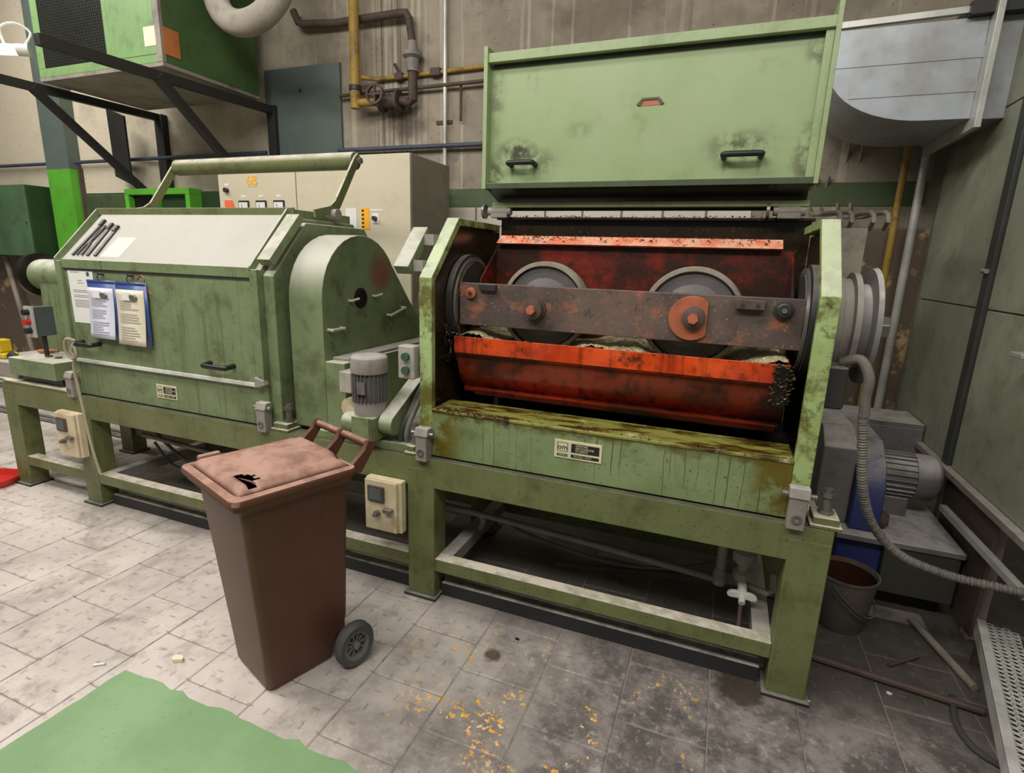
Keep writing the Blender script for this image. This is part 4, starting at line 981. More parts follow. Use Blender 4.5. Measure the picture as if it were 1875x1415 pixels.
# vertical ribs pressed into the body
for (x0, y0, x1, y1) in ((0.157, -0.03, 0.208, -0.05), (0.157, 0.10, 0.208, 0.14)):
    B().bar((x0, y0, 0.12), (x1 - 0.006, y1, 0.78), 0.006, 0.03, up=(0, 1, 0)).xf(BX).build('rib', 'bin_side', bd)
# lid with raised panel and a torn hole
lidb = loft([rrect(-0.245, 0.245, -0.275, 0.272, 0.035, 0.845), rrect(-0.25, 0.25, -0.28, 0.275, 0.035, 0.856), rrect(-0.245, 0.245, -0.275, 0.27, 0.035, 0.872), rrect(-0.218, 0.218, -0.243, 0.25, 0.04, 0.876)], False, False).xf(BX)
ld = lidb.build('lid', 'brown_bin', wb_, ang=0.8)
# raised panel as a grid with the tear left open
gv = []; gf = []; NX, NY = 24, 28
def lid_h(u, v):
    e = min(min(u, 1 - u) * 0.43, min(v, 1 - v) * 0.49)
    s_ = max(0, min(1, e / 0.035)); h = 0.874 + 0.026 * (s_ * s_ * (3 - 2 * s_))
    e2 = min(min(u - 0.16, 0.84 - u) * 0.43, min(v - 0.30, 1.06 - v) * 0.49)
    s2 = max(0, min(1, e2 / 0.04)); return h + 0.022 * (s2 * s2 * (3 - 2 * s2))
hole = lambda u, v: 0.66 < u < 0.95 and 0.09 + 0.03 * abs(sin(u * 40)) < v < 0.25 - 0.05 * abs(u - 0.80) / 0.1 + 0.02 * sin(u * 60)
for j in range(NY + 1):
    for i in range(NX + 1):
        u, v = i / NX, j / NY; gv.append((-0.218 + 0.436 * u, -0.243 + 0.493 * v, lid_h(u, v)))
for j in range(NY):
    for i in range(NX):
        if hole((i + .5) / NX, (j + .5) / NY): continue
        a = j * (NX + 1) + i; gf.append((a, a + 1, a + NX + 2, a + NX + 1))
pn = B().add(gv, gf).xf(BX).build('lid_panel', 'brown_bin', ld, ang=1.2)
m_ = pn.modifiers.new('solid', 'SOLIDIFY'); m_.thickness = 0.004; m_.offset = -1
B().add([(0.11, -0.19, 0.905), (0.19, -0.17, 0.905), (0.20, -0.14, 0.875), (0.10, -0.13, 0.875)], [(0, 1, 2, 3)]).xf(BX).build('torn_flap', 'brown_bin', ld)
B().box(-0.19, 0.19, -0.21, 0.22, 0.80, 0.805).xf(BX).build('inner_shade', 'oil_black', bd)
loft([rrect(-0.262, -0.228, -0.20, -0.10, 0.012, 0.858, 3), rrect(-0.262, -0.228, -0.20, -0.10, 0.012, 0.885, 3), rrect(-0.257, -0.232, -0.195, -0.105, 0.010, 0.892, 3)]).xf(BX).build('lid_grip', 'brown_bin', ld)
# handle bar with arms
hn = B().cyl((-0.20, 0.365, 0.935), (0.20, 0.365, 0.935), 0.0165, seg=16).xf(BX).build('handle_bar', 'brown_bin', wb_)
for xx in (-0.205, 0.0, 0.205):
    B().prism([(0.26, 0.83), (0.31, 0.83), (0.385, 0.92), (0.385, 0.95), (0.35, 0.955), (0.33, 0.92), (0.26, 0.87)], 'x', xx - 0.012, xx + 0.012).xf(BX).build('handle_arm', 'bin_side', hn, bevel=0.003)
# wheels
for s_ in (-1, 1):
    wh = B().ring((s_ * 0.225, 0.215, 0.1), (s_, 0, 0), [(0.068, 0), (0.088, -0.002), (0.099, 0.012), (0.099, 0.036), (0.088, 0.05), (0.068, 0.048)], 40, True).xf(BX).build('wheel', 'tyre', wb_, ang=0.7)
    B().ring((s_ * 0.225, 0.215, 0.1), (s_, 0, 0), [(0.052, 0.008), (0.069, 0.004), (0.069, 0.044), (0.052, 0.04)], 40, True).ring((s_ * 0.225, 0.215, 0.1), (s_, 0, 0), [(0.018, 0.0), (0.018, 0.046), (0.012, 0.05)], 16).xf(BX).build('wheel_hub', 'wheel_hub', wh)
    b = B()
    for k in range(10):
        a = 2 * pi * k / 10; b.bar((s_ * 0.25, 0.215 + 0.015 * cos(a), 0.1 + 0.015 * sin(a)), (s_ * 0.25, 0.215 + 0.055 * cos(a), 0.1 + 0.055 * sin(a)), 0.006, 0.018, up=(1, 0, 0))
    b.xf(BX).build('wheel_spokes', 'wheel_hub', wh)
B().cyl((-0.23, 0.215, 0.1), (0.23, 0.215, 0.1), 0.011).xf(BX).build('axle', 'steel', wb_)
B().box(-0.15, 0.15, 0.15, 0.24, 0.07, 0.2).xf(BX).build('axle_housing', 'bin_side', wb_, bevel=0.01)

# ================================================================ electrical cabinet
ec = thing('electrical_cabinet', (-3.2, 1.8, 0), 'tall beige electrical cabinet with gauges behind the closed machine', 'cabinet')
c0, c1, cy0, cy1, cz = -4.15, -2.245, 1.5, 2.12, 2.44
B().box(c0, c1, cy0 + 0.02, cy1, 0.0, cz).build('cabinet_body', 'beige_side', ec, bevel=0.01)
dxs = [(c0 + 0.003, -3.315), (-3.305, c1 - 0.003)]
drs = [B().box(a, b, cy0, cy0 + 0.02, 0.12, cz - 0.004).build('door', 'beige', ec, bevel=0.004) for a, b in dxs]
yf = cy0
for k in range(3):
    x0 = -3.925 + 0.19 * k
    g = B().box(x0, x0 + 0.11, yf - 0.012, yf, 2.0, 2.115).build('gauge', 'ink_black', drs[0], bevel=0.003)
    B().box(x0 + 0.008, x0 + 0.102, yf - 0.014, yf - 0.012, 2.006, 2.10).build('gauge_face', 'paper', g)
    B().bar((x0 + 0.055, yf - 0.015, 2.02), (x0 + 0.035, yf - 0.015, 2.085), 0.003, 0.003).build('gauge_needle', 'ink_black', g)
    B().box(x0 + 0.03, x0 + 0.075, yf - 0.002, yf, 2.14, 2.158).build('gauge_label', 'paper', drs[0])
ol = B().box(-3.815, -3.72, yf - 0.002, yf, 2.225, 2.315).build('cabinet_sign', 'beige', drs[0])
text('cabinet_number', '6B', 0.11, (-3.767, yf - 0.003, 2.27), pi / 2, 0, 'orange_label', drs[0], 'CENTER')
text('cabinet_number', '6B', 0.11, (-3.770, yf - 0.0032, 2.27), pi / 2, 0, 'orange_label', drs[0], 'CENTER')
sw = B().box(-4.075, -4.03, yf - 0.002, yf, 2.235, 2.255).build('switch_label', 'paper', drs[0])
B().cyl((-4.05, yf, 2.20), (-4.05, yf - 0.03, 2.20), 0.02).build('key_switch', 'dark_steel', drs[0])
B().prism([(-4.09, 2.12), (-4.00, 2.12), (-3.975, 2.06), (-4.09, 2.06)], 'y', yf - 0.003, yf).build('warning_label', 'red_label', drs[0])
B().box(-2.83, -2.73, yf - 0.003, yf, 1.90, 2.05).build('instruction_sheet', 'paper', drs[1])
wl = B().box(-2.685, -2.61, yf - 0.003, yf, 1.895, 2.055).build('warning_label', 'orange_label', drs[1])
for i in range(5): B().box(-2.68, -2.66, yf - 0.004, yf - 0.003, 1.905 + 0.03 * i, 1.92 + 0.03 * i).build('print', 'ink_black', wl)
B().box(-2.605, -2.49, yf - 0.002, yf, 2.03, 2.042).build('switch_label', 'paper', drs[1])
B().box(-2.585, -2.525, yf - 0.004, yf, 1.94, 2.01).build('switch_plate', 'paper', drs[1])
B().cyl((-2.555, yf, 1.975), (-2.555, yf - 0.03, 1.975), 0.018).build('key_switch', 'dark_steel', drs[1])

# ================================================================ wall-hung air unit, brackets, lamp
au = thing('air_unit', (-5.2, 1.78, 3.14), 'green air handling unit with wire mesh grille up on wall brackets', 'air unit')
u0, u1, uy0, uy1, uz0, uz1 = -5.97, -4.40, 1.30, 2.28, 3.16, 4.35
cs = B().box(u0, u1, uy0 + 0.02, uy1, uz0, uz1).build('casing', 'green_unit_side', au, bevel=0.006)
B().box(u0, u1, uy0, uy0 + 0.03, uz0, uz0 + 0.07).build('front_frame', 'green_unit', cs, bevel=0.003)
B().box(u0, u0 + 0.09, uy0, uy0 + 0.03, uz0 + 0.07, uz1).build('front_frame', 'green_unit', cs, bevel=0.003)
B().box(-4.99, u1 - 0.06, uy0 - 0.004, uy0 + 0.03, uz0 + 0.06, uz1).build('front_panel', 'green_unit', cs, bevel=0.003)
B().box(-5.05, -4.995, uy0, uy0 + 0.03, uz0 + 0.07, uz1).build('front_frame', 'green_unit', cs, bevel=0.003)
B().box(u1 - 0.06, u1 + 0.004, uy0 - 0.004, uy0 + 0.03, uz0, uz1).build('corner_post', 'grey_pipe', cs, bevel=0.003)
B().box(u0 + 0.09, -5.05, uy0 + 0.03, uy0 + 0.04, uz0 + 0.07, uz1).build('grille_back', 'grey_box', cs)
b = B(); gx0, gx1, gz0, gz1 = u0 + 0.09, -5.05, uz0 + 0.07, uz1 - 0.02
k = gx0
while k < gx1: b.box(k, k + 0.006, uy0 + 0.004, uy0 + 0.010, gz0, gz1); k += 0.022
k = gz0
while k < gz1: b.box(gx0, gx1, uy0 + 0.010, uy0 + 0.016, k, k + 0.006); k += 0.022
b.build('grille', 'dark_steel', cs)
B().box(-4.58, -4.45, uy0 - 0.006, uy0 - 0.004, uz0 + 0.12, uz0 + 0.26).build('sticker', 'paper_cream', cs)
B().box(u1 + 0.004, u1 + 0.006, uy0 + 0.02, uy0 + 0.16, uz0 + 0.06, uz0 + 0.26).build('sticker', 'wood', cs)
B().box(u0, u1, uy0 + 0.0, uy1, uz0 - 0.03, uz0 - 0.001).build('base_tray', 'grey_pipe', cs)
bk = thing('wall_bracket_frame', (-5.2, WY, 3.1), 'dark angle iron frame carrying the air unit', 'bracket')
B().bar((-4.42, WY, 3.08), (-4.42, 0.42, 3.02), 0.06, 0.07).build('beam', 'black_iron', bk)
B().bar((-6.03, WY, 3.10), (-6.03, 0.95, 3.08), 0.06, 0.07).build('beam', 'black_iron', bk)
B().bar((-4.42, 1.25, 3.04), (-4.42, 2.40, 2.05), 0.07, 0.06).build('brace', 'black_iron', bk)
B().bar((-6.03, 1.25, 3.08), (-6.03, 2.42, 2.12), 0.07, 0.06).build('brace', 'black_iron', bk)
B().box(-4.47, -4.37, WY - 0.07, WY, 1.9, 3.12).build('post', 'black_iron', bk)
B().box(-6.08, -5.96, WY - 0.07, WY, 2.0, 3.13).build('post', 'black_iron', bk)
B().bar((-6.35, 2.2, 3.12), (-6.6, 2.38, 2.45), 0.28, 0.02, up=(0, 1, 0)).build('gusset', 'dark_steel', bk)
lm = thing('tube_lamp', (-4.6, 0.3, 2.98), 'glowing fluorescent tube lamp at the end of the bracket beam', 'lamp')
B().cyl((-4.47, 0.325, 2.93), (-4.42, 0.37, 2.935), 0.036).build('lamp_body', 'white_paint', lm)
B().cyl((-5.05, -0.20, 2.84), (-4.468, 0.327, 2.93), 0.032).build('tube', 'tube_glow', lm)
B().tube([(-4.44, 0.355, 2.96), (-4.44, 0.40, 3.05), (-4.48, 0.34, 3.09), (-4.53, 0.28, 3.05), (-4.52, 0.285, 2.95)], 0.008, 8, 5).build('cable', 'white_paint', lm)

# insulated hose loop
cxh, czh = -3.90, 3.86
hp = [(cxh + 0.34 * cos(a) * 1.08, 1.75 + 0.06 * sin(a), czh + 0.34 * sin(a)) for a in [pi * (0.86 + 1.28 * k / 20) for k in range(21)]]
hp = [(hp[0][0], 1.75, 4.6)] + hp + [(hp[-1][0], 1.75, 4.6)]
ho = B().tube(hp, 0.10, 18, 3).build('insulated_duct', 'insulation')
tag(ho, 'dusty grey insulated duct hanging in a loop beside the air unit', 'duct')

# ================================================================ wall fittings
bo = B().box(-4.515, -3.60, WY - 0.03, WY - 0.002, 2.2, 3.452).build('wall_board', 'board', bevel=0.003)
tag(bo, 'grey-green sheet metal board fixed to the wall above the electrical cabinet', 'board')
B().box(-4.47, -4.42, WY - 0.033, WY - 0.03, 2.85, 2.99).build('paper_tag', 'paper_cream', bo)
B().cyl((-4.07, WY - 0.03, 3.24), (-4.07, WY - 0.04, 3.24), 0.015).build('screw', 'dark_steel', bo)
def pipe(name, pts, r, mat, lab, smooth=0, cat='pipe', group=None):
    o = B().tube(pts, r, 14, smooth).build(name, mat); return tag(o, lab, cat, group)
yw = WY - 0.09
gp_ = thing('gas_pipe', (-3.40, yw, 3.0), 'thick yellow gas pipe running down the wall, with valve', 'pipe')
B().cyl((-3.31, yw - 0.07, 5.0), (-3.33, yw - 0.07, 3.0), 0.045).build('riser', 'yellow_pipe', gp_)
B().tube([(-3.33, yw - 0.07, 3.05), (-3.20, yw - 0.05, 3.05), (-3.09, yw - 0.02, 3.05)], 0.035, 14).build('branch', 'yellow_pipe', gp_)
vv = B().ring((-3.09, yw - 0.02, 3.05), (1, 0, 0), [(0.05, 0), (0.085, 0.0), (0.085, 0.03), (0.055, 0.04), (0.07, 0.1), (0.055, 0.16), (0.085, 0.17), (0.085, 0.2), (0.04, 0.2)], 24).build('valve_body', 'rust_pipe', gp_)
B().ring((-3.06, yw - 0.16, 3.08), (0, -1, 0.1), [(0.068, -0.012), (0.088, -0.012), (0.088, 0.012), (0.068, 0.012)], 28, True).bar((-3.14, yw - 0.16, 3.08), (-2.98, yw - 0.16, 3.08), 0.016, 0.014).bar((-3.06, yw - 0.16, 3.0), (-3.06, yw - 0.16, 3.16), 0.014, 0.016, up=(0, 1, 0)).cyl((-3.06, yw - 0.02, 3.06), (-3.06, yw - 0.17, 3.08), 0.016).build('handwheel', 'rust_pipe', vv)
B().ring((-3.3285, yw - 0.07, 3.15), (0, 0, 1), [(0.046, 0), (0.055, 0), (0.055, 0.04), (0.046, 0.04)], 20, True).build('pipe_clamp', 'dark_steel', gp_)
dp = thing('rusty_pipe', (-2.77, yw, 3.0), 'dark rusty pipe bent along the wall behind the gas pipe', 'pipe')
B().tube([(-2.88, yw - 0.02, 3.05), (-2.80, yw - 0.02, 3.03), (-2.77, yw, 3.05), (-2.77, yw, 3.40)], 0.04, 14).build('lower_run', 'rust_pipe', dp)
B().ring((-2.77, yw, 3.40), (0, 0, 1), [(0.05, -0.12), (0.055, -0.02), (0.085, 0), (0.085, 0.03), (0.045, 0.04), (0.04, 0.12)], 24).build('flange_union', 'dusty_steel', dp)
B().tube([(-2.77, yw, 3.50), (-2.80, yw, 3.70), (-2.83, yw, 3.745), (-2.90, yw, 3.75), (-3.6, yw + 0.03, 3.76), (-3.95, yw, 3.78), (-4.0, yw, 3.80), (-4.05, yw, 3.9)], 0.033, 14).build('upper_run', 'rust_pipe', dp)
yp2 = thing('yellow_branch_pipe', (-3.3, yw, 3.25), 'thin yellow pipe with a stopcock running along the wall', 'pipe')
B().tube([(-3.28, yw - 0.05, 3.26), (-3.17, yw + 0.05, 3.265), (-2.95, yw + 0.062, 3.27), (-2.08, yw + 0.062, 3.285), (-1.9, yw + 0.062, 3.285)], 0.018, 12).build('run', 'yellow_pipe', yp2)
B().box(-2.98, -2.90, yw + 0.03, yw + 0.088, 3.24, 3.30).bar((-2.94, yw + 0.05, 3.30), (-2.97, yw + 0.02, 3.37), 0.012, 0.03).build('stopcock', 'rust_pipe', yp2, bevel=0.004)
B().box(-2.62, -2.52, yw + 0.03, yw + 0.088, 3.245, 3.31).build('union', 'rust_pipe', yp2, bevel=0.008)
pipe('grey_wall_pipe', [(-3.58, yw + 0.03, 3.15), (-1.9, yw + 0.03, 3.165)], 0.016, 'rust_pipe', 'thin grey-brown pipe along the wall behind the gas valve')
pipe('blue_wall_pipe', [(-3.62, yw + 0.03, 2.672), (-2.13, yw + 0.03, 2.668), (-1.9, yw + 0.03, 2.668)], 0.02, 'blue_pipe', 'blue-grey pipe on the wall between the board and the raised lid')
pipe('blue_wall_pipe', [(-9.5, yw + 0.03, 2.68), (-4.52, yw + 0.03, 2.685)], 0.02, 'blue_pipe', 'blue-grey pipe on the wall running behind the bracket frame')
pipe('wall_conduit', [(-2.47, yw + 0.04, 5.0), (-2.47, yw + 0.04, 1.0)], 0.018, 'galvanised', 'pale vertical conduit on the wall between cabinet and raised lid', cat='conduit')
pipe('drain_pipe', [(-2.32, yw + 0.05, 3.15), (-2.32, yw + 0.05, 2.87)], 0.012, 'rust_pipe', 'short rusty drain pipe hanging below the thin wall pipe')
sb = B().box(-2.58, -2.42, WY - 0.012, WY + 0.01, 2.86, 2.89).build('wall_slot', 'rust_pipe'); tag(sb, 'rusty iron strip let into the wall beside the conduit', 'iron strip')

# left end of the hall
cl = thing('steel_column', (-7.6, 2.4, 0), 'steel column at the left wall, grey-green above and bright green below', 'column')
B().box(-7.95, -7.52, 2.36, WY, 2.6, 5.2).build('upper_part', 'board', cl)
B().box(-7.95, -7.52, 2.36, WY, 0, 2.6).build('lower_part', 'green_bright', cl)
B().box(-7.52, -7.495, 2.45, WY, 0, 2.62).build('edge_strip', 'rust_pipe', cl)
gl = thing('wall_locker', (-8.7, 2.3, 1.54), 'dark green two-door steel locker hung at the left edge', 'locker')
B().box(-9.9, -8.02, 2.14, 2.46, 1.54, 2.40).build('carcass', 'green_locker_dark', gl, bevel=0.006)
for a, b in ((-9.89, -9.3), (-9.29, -8.66), (-8.65, -8.03)):
    d_ = B().box(a, b, 2.12, 2.14, 1.555, 2.39).build('door', 'green_locker', gl, bevel=0.004)
    B().cyl((b - 0.03, 2.12, 1.97), (b - 0.03, 2.095, 1.97), 0.012).build('knob', 'steel', d_)
sh = thing('shelf_cabinet', (-5.6, 2.1, 1.3), 'green shelf cabinet with a bright green frame behind the closed machine', 'cabinet')
B().box(-6.9, -4.72, 2.12, 2.4, 1.3, 2.28).build('carcass', 'green_locker_dark', sh)
B().box(-6.05, -5.1, 1.98, 2.14, 2.24, 2.30).box(-6.05, -5.99, 1.98, 2.14, 1.3, 2.24).box(-5.16, -5.1, 1.98, 2.14, 1.3, 2.24).box(-5.62, -5.58, 1.98, 2.14, 1.3, 2.24).build('frame', 'green_bright', sh, bevel=0.004)
B().box(-5.99, -5.62, 2.04, 2.05, 1.3, 2.24).build('panel', 'oil_black', sh)
B().box(-5.58, -5.16, 2.04, 2.05, 1.3, 2.24).build('panel', 'green_locker_dark', sh)
B().box(-6.88, -6.1, 2.10, 2.12, 1.3, 2.26).build('door', 'green_dark', sh, bevel=0.004)
pipe('standpipe', [(-9.0, 2.3, 1.54), (-8.75, 2.25, 0.8), (-8.5, 2.2, 0.0)], 0.03, 'grey_pipe', 'slanting grey pipe leaning below the dark green locker')
lp = thing('dustpan', (-4.85, -0.08, 0), 'red plastic dustpan on the floor at the left edge', 'dustpan')
loft([rrect(-0.15, 0.15, -0.11, 0.11, 0.05, 0.004, 4), rrect(-0.17, 0.17, -0.13, 0.13, 0.05, 0.055, 4), rrect(-0.16, 0.16, -0.12, 0.12, 0.045, 0.055, 4), rrect(-0.14, 0.14, -0.10, 0.10, 0.045, 0.014, 4)]).xf(Matrix.Translation((-4.80, -0.07, 0)) @ Matrix.Rotation(0.3, 4, 'Z')).build('pan', 'red', lp)
B().bar((-4.93, -0.06, 0.06), (-5.2, -0.10, 0.10), 0.05, 0.03).build('grip', 'yellow', lp, bevel=0.008)
yt = thing('yellow_tool', (-4.88, 0.15, 0.885), 'yellow power tool beyond the gear case at the far left edge', 'tool')
B().box(-4.98, -4.78, 0.10, 0.20, 0.885, 0.925).box(-4.92, -4.83, 0.11, 0.19, 0.925, 1.02).build('housing', 'yellow', yt, bevel=0.012)
B().cyl((-4.78, 0.15, 0.905), (-4.70, 0.14, 0.90), 0.03, 0.02).build('nose', 'ink_black', yt)
# floor grooves / rails at the left
for i, (yy, lab) in enumerate(((0.95, 'dark steel rail set in the floor beyond the left frame leg, nearer one'), (1.55, 'dark steel rail set in the floor beyond the left frame leg, farther one'))):
    o = B().box(-13, -4.75, yy, yy + 0.06, 0, 0.012).box(-13, -4.75, yy + 0.09, yy + 0.13, 0, 0.012).build('floor_rail', 'dark_steel'); tag(o, lab, 'rail')

# ================================================================ duct on the right
du_ = thing('air_duct', (0.85, 1.75, 2.4), 'grey sheet metal duct bend joining the green enclosure above the blower', 'duct')
d0, d1, dz1, dz0 = 0.40, 1.10, 2.98, 2.50
q = [(d0, dz1), (d0, dz1 - 0.17)]
for k in range(1, 13):
    a = pi + (pi / 2) * k / 12; q.append((d0 + 0.50 + 0.50 * cos(a), dz1 - 0.17 + 0.31 * sin(a)))
q += [(d1, dz0), (d1, dz1)]
B().prism(q, 'y', 1.6, 2.3).build('bend', 'duct', du_, bevel=0.003, ang=0.5)
for zz in (2.63, 2.79):
    B().box(d0 + 0.03 if zz > 2.7 else d0 + 0.12, d1, 1.596, 1.6, zz, zz + 0.055).build('pressed_band', 'duct', du_)
B().box(d1, d1 + 0.03, 1.52, 2.35, dz0 - 0.06, dz1 + 0.1).build('flange', 'galvanised', du_, bevel=0.003)
B().box(d1 + 0.03, 1.249, 1.62, 2.3, dz0, dz1).build('connector', 'duct', du_)
B().bar((0.34, 1.60, dz1 + 0.02), (1.02, 1.60, dz1 + 0.035), 0.03, 0.03).build('top_angle', 'galvanised', du_)
B().box(1.0, 1.24, 1.55, 2.2, dz1, dz1 + 0.06).build('dark_gap', 'dark_steel', du_)
# riser pipes in the corner
pipe('corner_pipe', [(1.13, WY - 0.14, 0.0), (1.13, WY - 0.14, 2.62)], 0.026, 'galvanised', 'pale grey vertical pipe in the corner beside the green enclosure')
pipe('corner_pipe', [(1.03, WY - 0.1, 0.0), (1.03, WY - 0.1, 2.52)], 0.022, 'yellow_pipe', 'yellow vertical pipe in the corner, left of the pale one')
for i, (x0, z1, dx) in enumerate(((0.48, 2.35, 0.0), (0.53, 2.35, 0.02), (0.62, 2.6, 0.03), (0.68, 2.6, 0.05))):
    pipe('cable_conduit', [(x0, 1.02, 1.90), (x0, 1.05, 1.98), (x0 + dx + 0.03, WY - 0.06, 2.1), (x0 + dx + 0.05, WY - 0.04, z1)], 0.011, 'grey_pipe', ['first', 'second', 'third', 'fourth'][i] + ' grey cable conduit rising from the terminal box, counted from the raised lid', 4, 'conduit', 'conduits above the terminal box')

# ================================================================ blower behind the frame end
bl = thing('blower', (1.0, 1.2, 0), 'dusty blue and grey blower with motor beside the green enclosure', 'blower')
B().box(0.90, 1.22, 0.86, 1.70, 0.10, 0.36).build('base_box', 'blower_dark', bl, bevel=0.006)
B().box(0.70, 0.90, 0.90, 1.70, 0.10, 0.36).build('base_box', 'blue', bl, bevel=0.006)
B().box(0.68, 1.23, 0.85, 1.72, 0.355, 0.385).build('base_lid', 'blower_grey', bl, bevel=0.004)
B().box(0.72, 1.20, 0.95, 1.65, 0, 0.10).build('plinth', 'oil_black', bl)
# scroll casing: big disc-shaped body with blue face
B().prism([(0.92, 0.385), (0.92, 0.62), (0.98, 0.74), (1.12, 0.83), (1.60, 0.83), (1.66, 0.60), (1.66, 0.385)], 'x', 0.74, 0.875).build('scroll_casing', 'blue', bl, bevel=0.01)
B().prism([(0.98, 0.385), (0.98, 0.80), (1.10, 0.88), (1.7, 0.88), (1.7, 0.385)], 'x', 0.58, 0.74).build('inlet_box', 'blower_grey', bl, bevel=0.01)
bm2 = B().cyl((0.90, 1.30, 0.60), (1.12, 1.30, 0.60), 0.115, seg=36).build('motor', 'blower_grey', bl)
for k in range(24):
    a = 2 * pi * k / 24
    B().bar((0.92, 1.30 + 0.118 * cos(a), 0.60 + 0.118 * sin(a)), (1.08, 1.30 + 0.118 * cos(a), 0.60 + 0.118 * sin(a)), 0.02, 0.005, up=(0, -sin(a), cos(a))).build('cooling_fin', 'blower_grey', bm2)
B().ring((1.08, 1.30, 0.60), (1, 0, 0), [(0.125, 0), (0.128, 0.02), (0.125, 0.09), (0.09, 0.125), (0.03, 0.13)], 36).build('fan_cowl', 'blower_grey', bm2, ang=0.9)
B().ring((0.855, 1.30, 0.60), (1, 0, 0), [(0.17, 0), (0.17, 0.02), (0.13, 0.05)], 36).build('motor_flange', 'dark_steel', bm2)
B().box(0.93, 1.07, 1.22, 1.38, 0.38, 0.49).build('motor_foot', 'blower_grey', bm2, bevel=0.006)
B().ring((0.87, 1.0, 0.44), (1, -0.2, 0), [(0.035, 0), (0.045, 0.03), (0.03, 0.06)], 20).build('drain_cap', 'rust_pipe', bl)
B().box(0.80, 1.24, 1.75, 2.1, 0.76, 0.79).box(0.80, 1.24, 1.75, 1.77, 0.4, 0.76).build('rear_shelf', 'blower_grey', bl, bevel=0.003)
# grey angle bar leaning from the blower towards the front
o = B().bar((1.20, 1.15, 0.50), (1.215, 0.30, 0.50), 0.03, 0.03).build('angle_bar', 'galvanised'); tag(o, 'pale steel angle bar resting beside the blower under the hose', 'steel bar')
# corrugated hose
hz = [(XR + 0.145, 0.12, 1.19), (XR + 0.165, 0.13, 1.05), (XR + 0.20, 0.16, 0.88), (XR + 0.27, 0.22, 0.72), (XR + 0.40, 0.30, 0.58), (XR + 0.56, 0.34, 0.515), (XR + 0.72, 0.32, 0.51), (XR + 0.95, 0.25, 0.55), (1.75, 0.1, 0.7)]
b = B().tube(hz, (lambda s_: 0.0165 + 0.002 * (1 if int(s_ * 240) % 2 else -1)), 12, 40)
tag(b.build('corrugated_hose', 'cable'), 'grey corrugated hose hanging from the drum bearing towards the right', 'hose')

# bucket
bu = thing('bucket', (0.70, 0.62, 0), 'rusty metal bucket standing behind the right frame leg', 'bucket')
bc = (0.705, 0.655, 0)
bb = B().ring(bc, (0, 0, 1), [(0.105, 0), (0.108, 0.004), (0.135, 0.27), (0.141, 0.272), (0.141, 0.282), (0.132, 0.282), (0.128, 0.268), (0.104, 0.02)], 36).build('pail', 'rust_bucket', bu, ang=0.7)
B().ring(bc, (0, 0, 1), [(0.103, 0.015), (0.1275, 0.262), (0.1255, 0.262), (0.101, 0.02)], 36).build('residue', 'bucket_inside', bu)
B().tube([(0.705 + 0.14 * cos(a), 0.655 + 0.14 * sin(a) * 0.9 + 0.05 * sin(a * 0.5), 0.27 - 0.16 * sin((a + 2.2) / 3.4 * pi)) for a in [-2.2 + 3.4 * k / 14 for k in range(15)]], 0.005, 8).build('bail_handle', 'black_iron', bu)

# perforated step plate
ps = thing('perforated_step', (1.2, 0.2, 0), 'white perforated metal step plate at the right edge', 'step')
A0, A1 = Vector((1.215, 0.60, 0.20)), Vector((0.985, -0.32, 0.20))
dv = (A1 - A0); L = dv.length; dv.normalize(); sv = Vector((-dv.y, dv.x, 0)); 
if sv.x < 0: sv = -sv
W_ = 0.145; cw = 0.0275; b = B()
nl = int(L / cw); nw = int((W_ - 0.03) / cw)
for i in range(nl):
    for j in range(nw):
        c = A0 + dv * (cw * (i + (1.0 if j % 2 else 0.5))) + sv * (0.03 + cw * (j + 0.5))
        off = dv * 0.0
        o8 = []; h8 = []
        for k in range(8):
            a = 2 * pi * k / 8 + pi / 8
            h8.append(c + off + dv * 0.0085 * cos(a) + sv * 0.0098 * sin(a))
        for (p, q2) in ((1, .4), (.4, 1), (-.4, 1), (-1, .4), (-1, -.4), (-.4, -1), (.4, -1), (1, -.4)):
            o8.append(c + dv * cw / 2 * p + sv * cw / 2 * q2)
        cor = [c + dv * cw / 2 * p + sv * cw / 2 * q2 for (p, q2) in ((1, 1), (-1, 1), (-1, -1), (1, -1))]
        vs = o8 + h8 + cor
        fs = [(k, (k + 1) % 8, 8 + (k + 1) % 8, 8 + k) for k in range(8)] + [(0, 16, 1), (2, 17, 3), (4, 18, 5), (6, 19, 7)]
        b.add(vs, fs)
o = b.build('tread', 'perforated', ps); m_ = o.modifiers.new('solid', 'SOLIDIFY'); m_.thickness = 0.003
B().bar(A0 + sv * 0.015, A1 + sv * 0.015, 0.032, 0.012).bar(A0 + sv * 0.002 - Vector((0, 0, .03)), A1 + sv * 0.002 - Vector((0, 0, .03)), 0.006, 0.07).build('edge', 'perforated', ps, bevel=0.002)
for tt in (0.05, 0.9):
    for ss in (0.02, W_):
        p = A0 + dv * L * tt + sv * ss; B().box(p.x - .012, p.x + .012, p.y - .012, p.y + .012, 0, 0.19).build('leg', 'rust_pipe', ps)

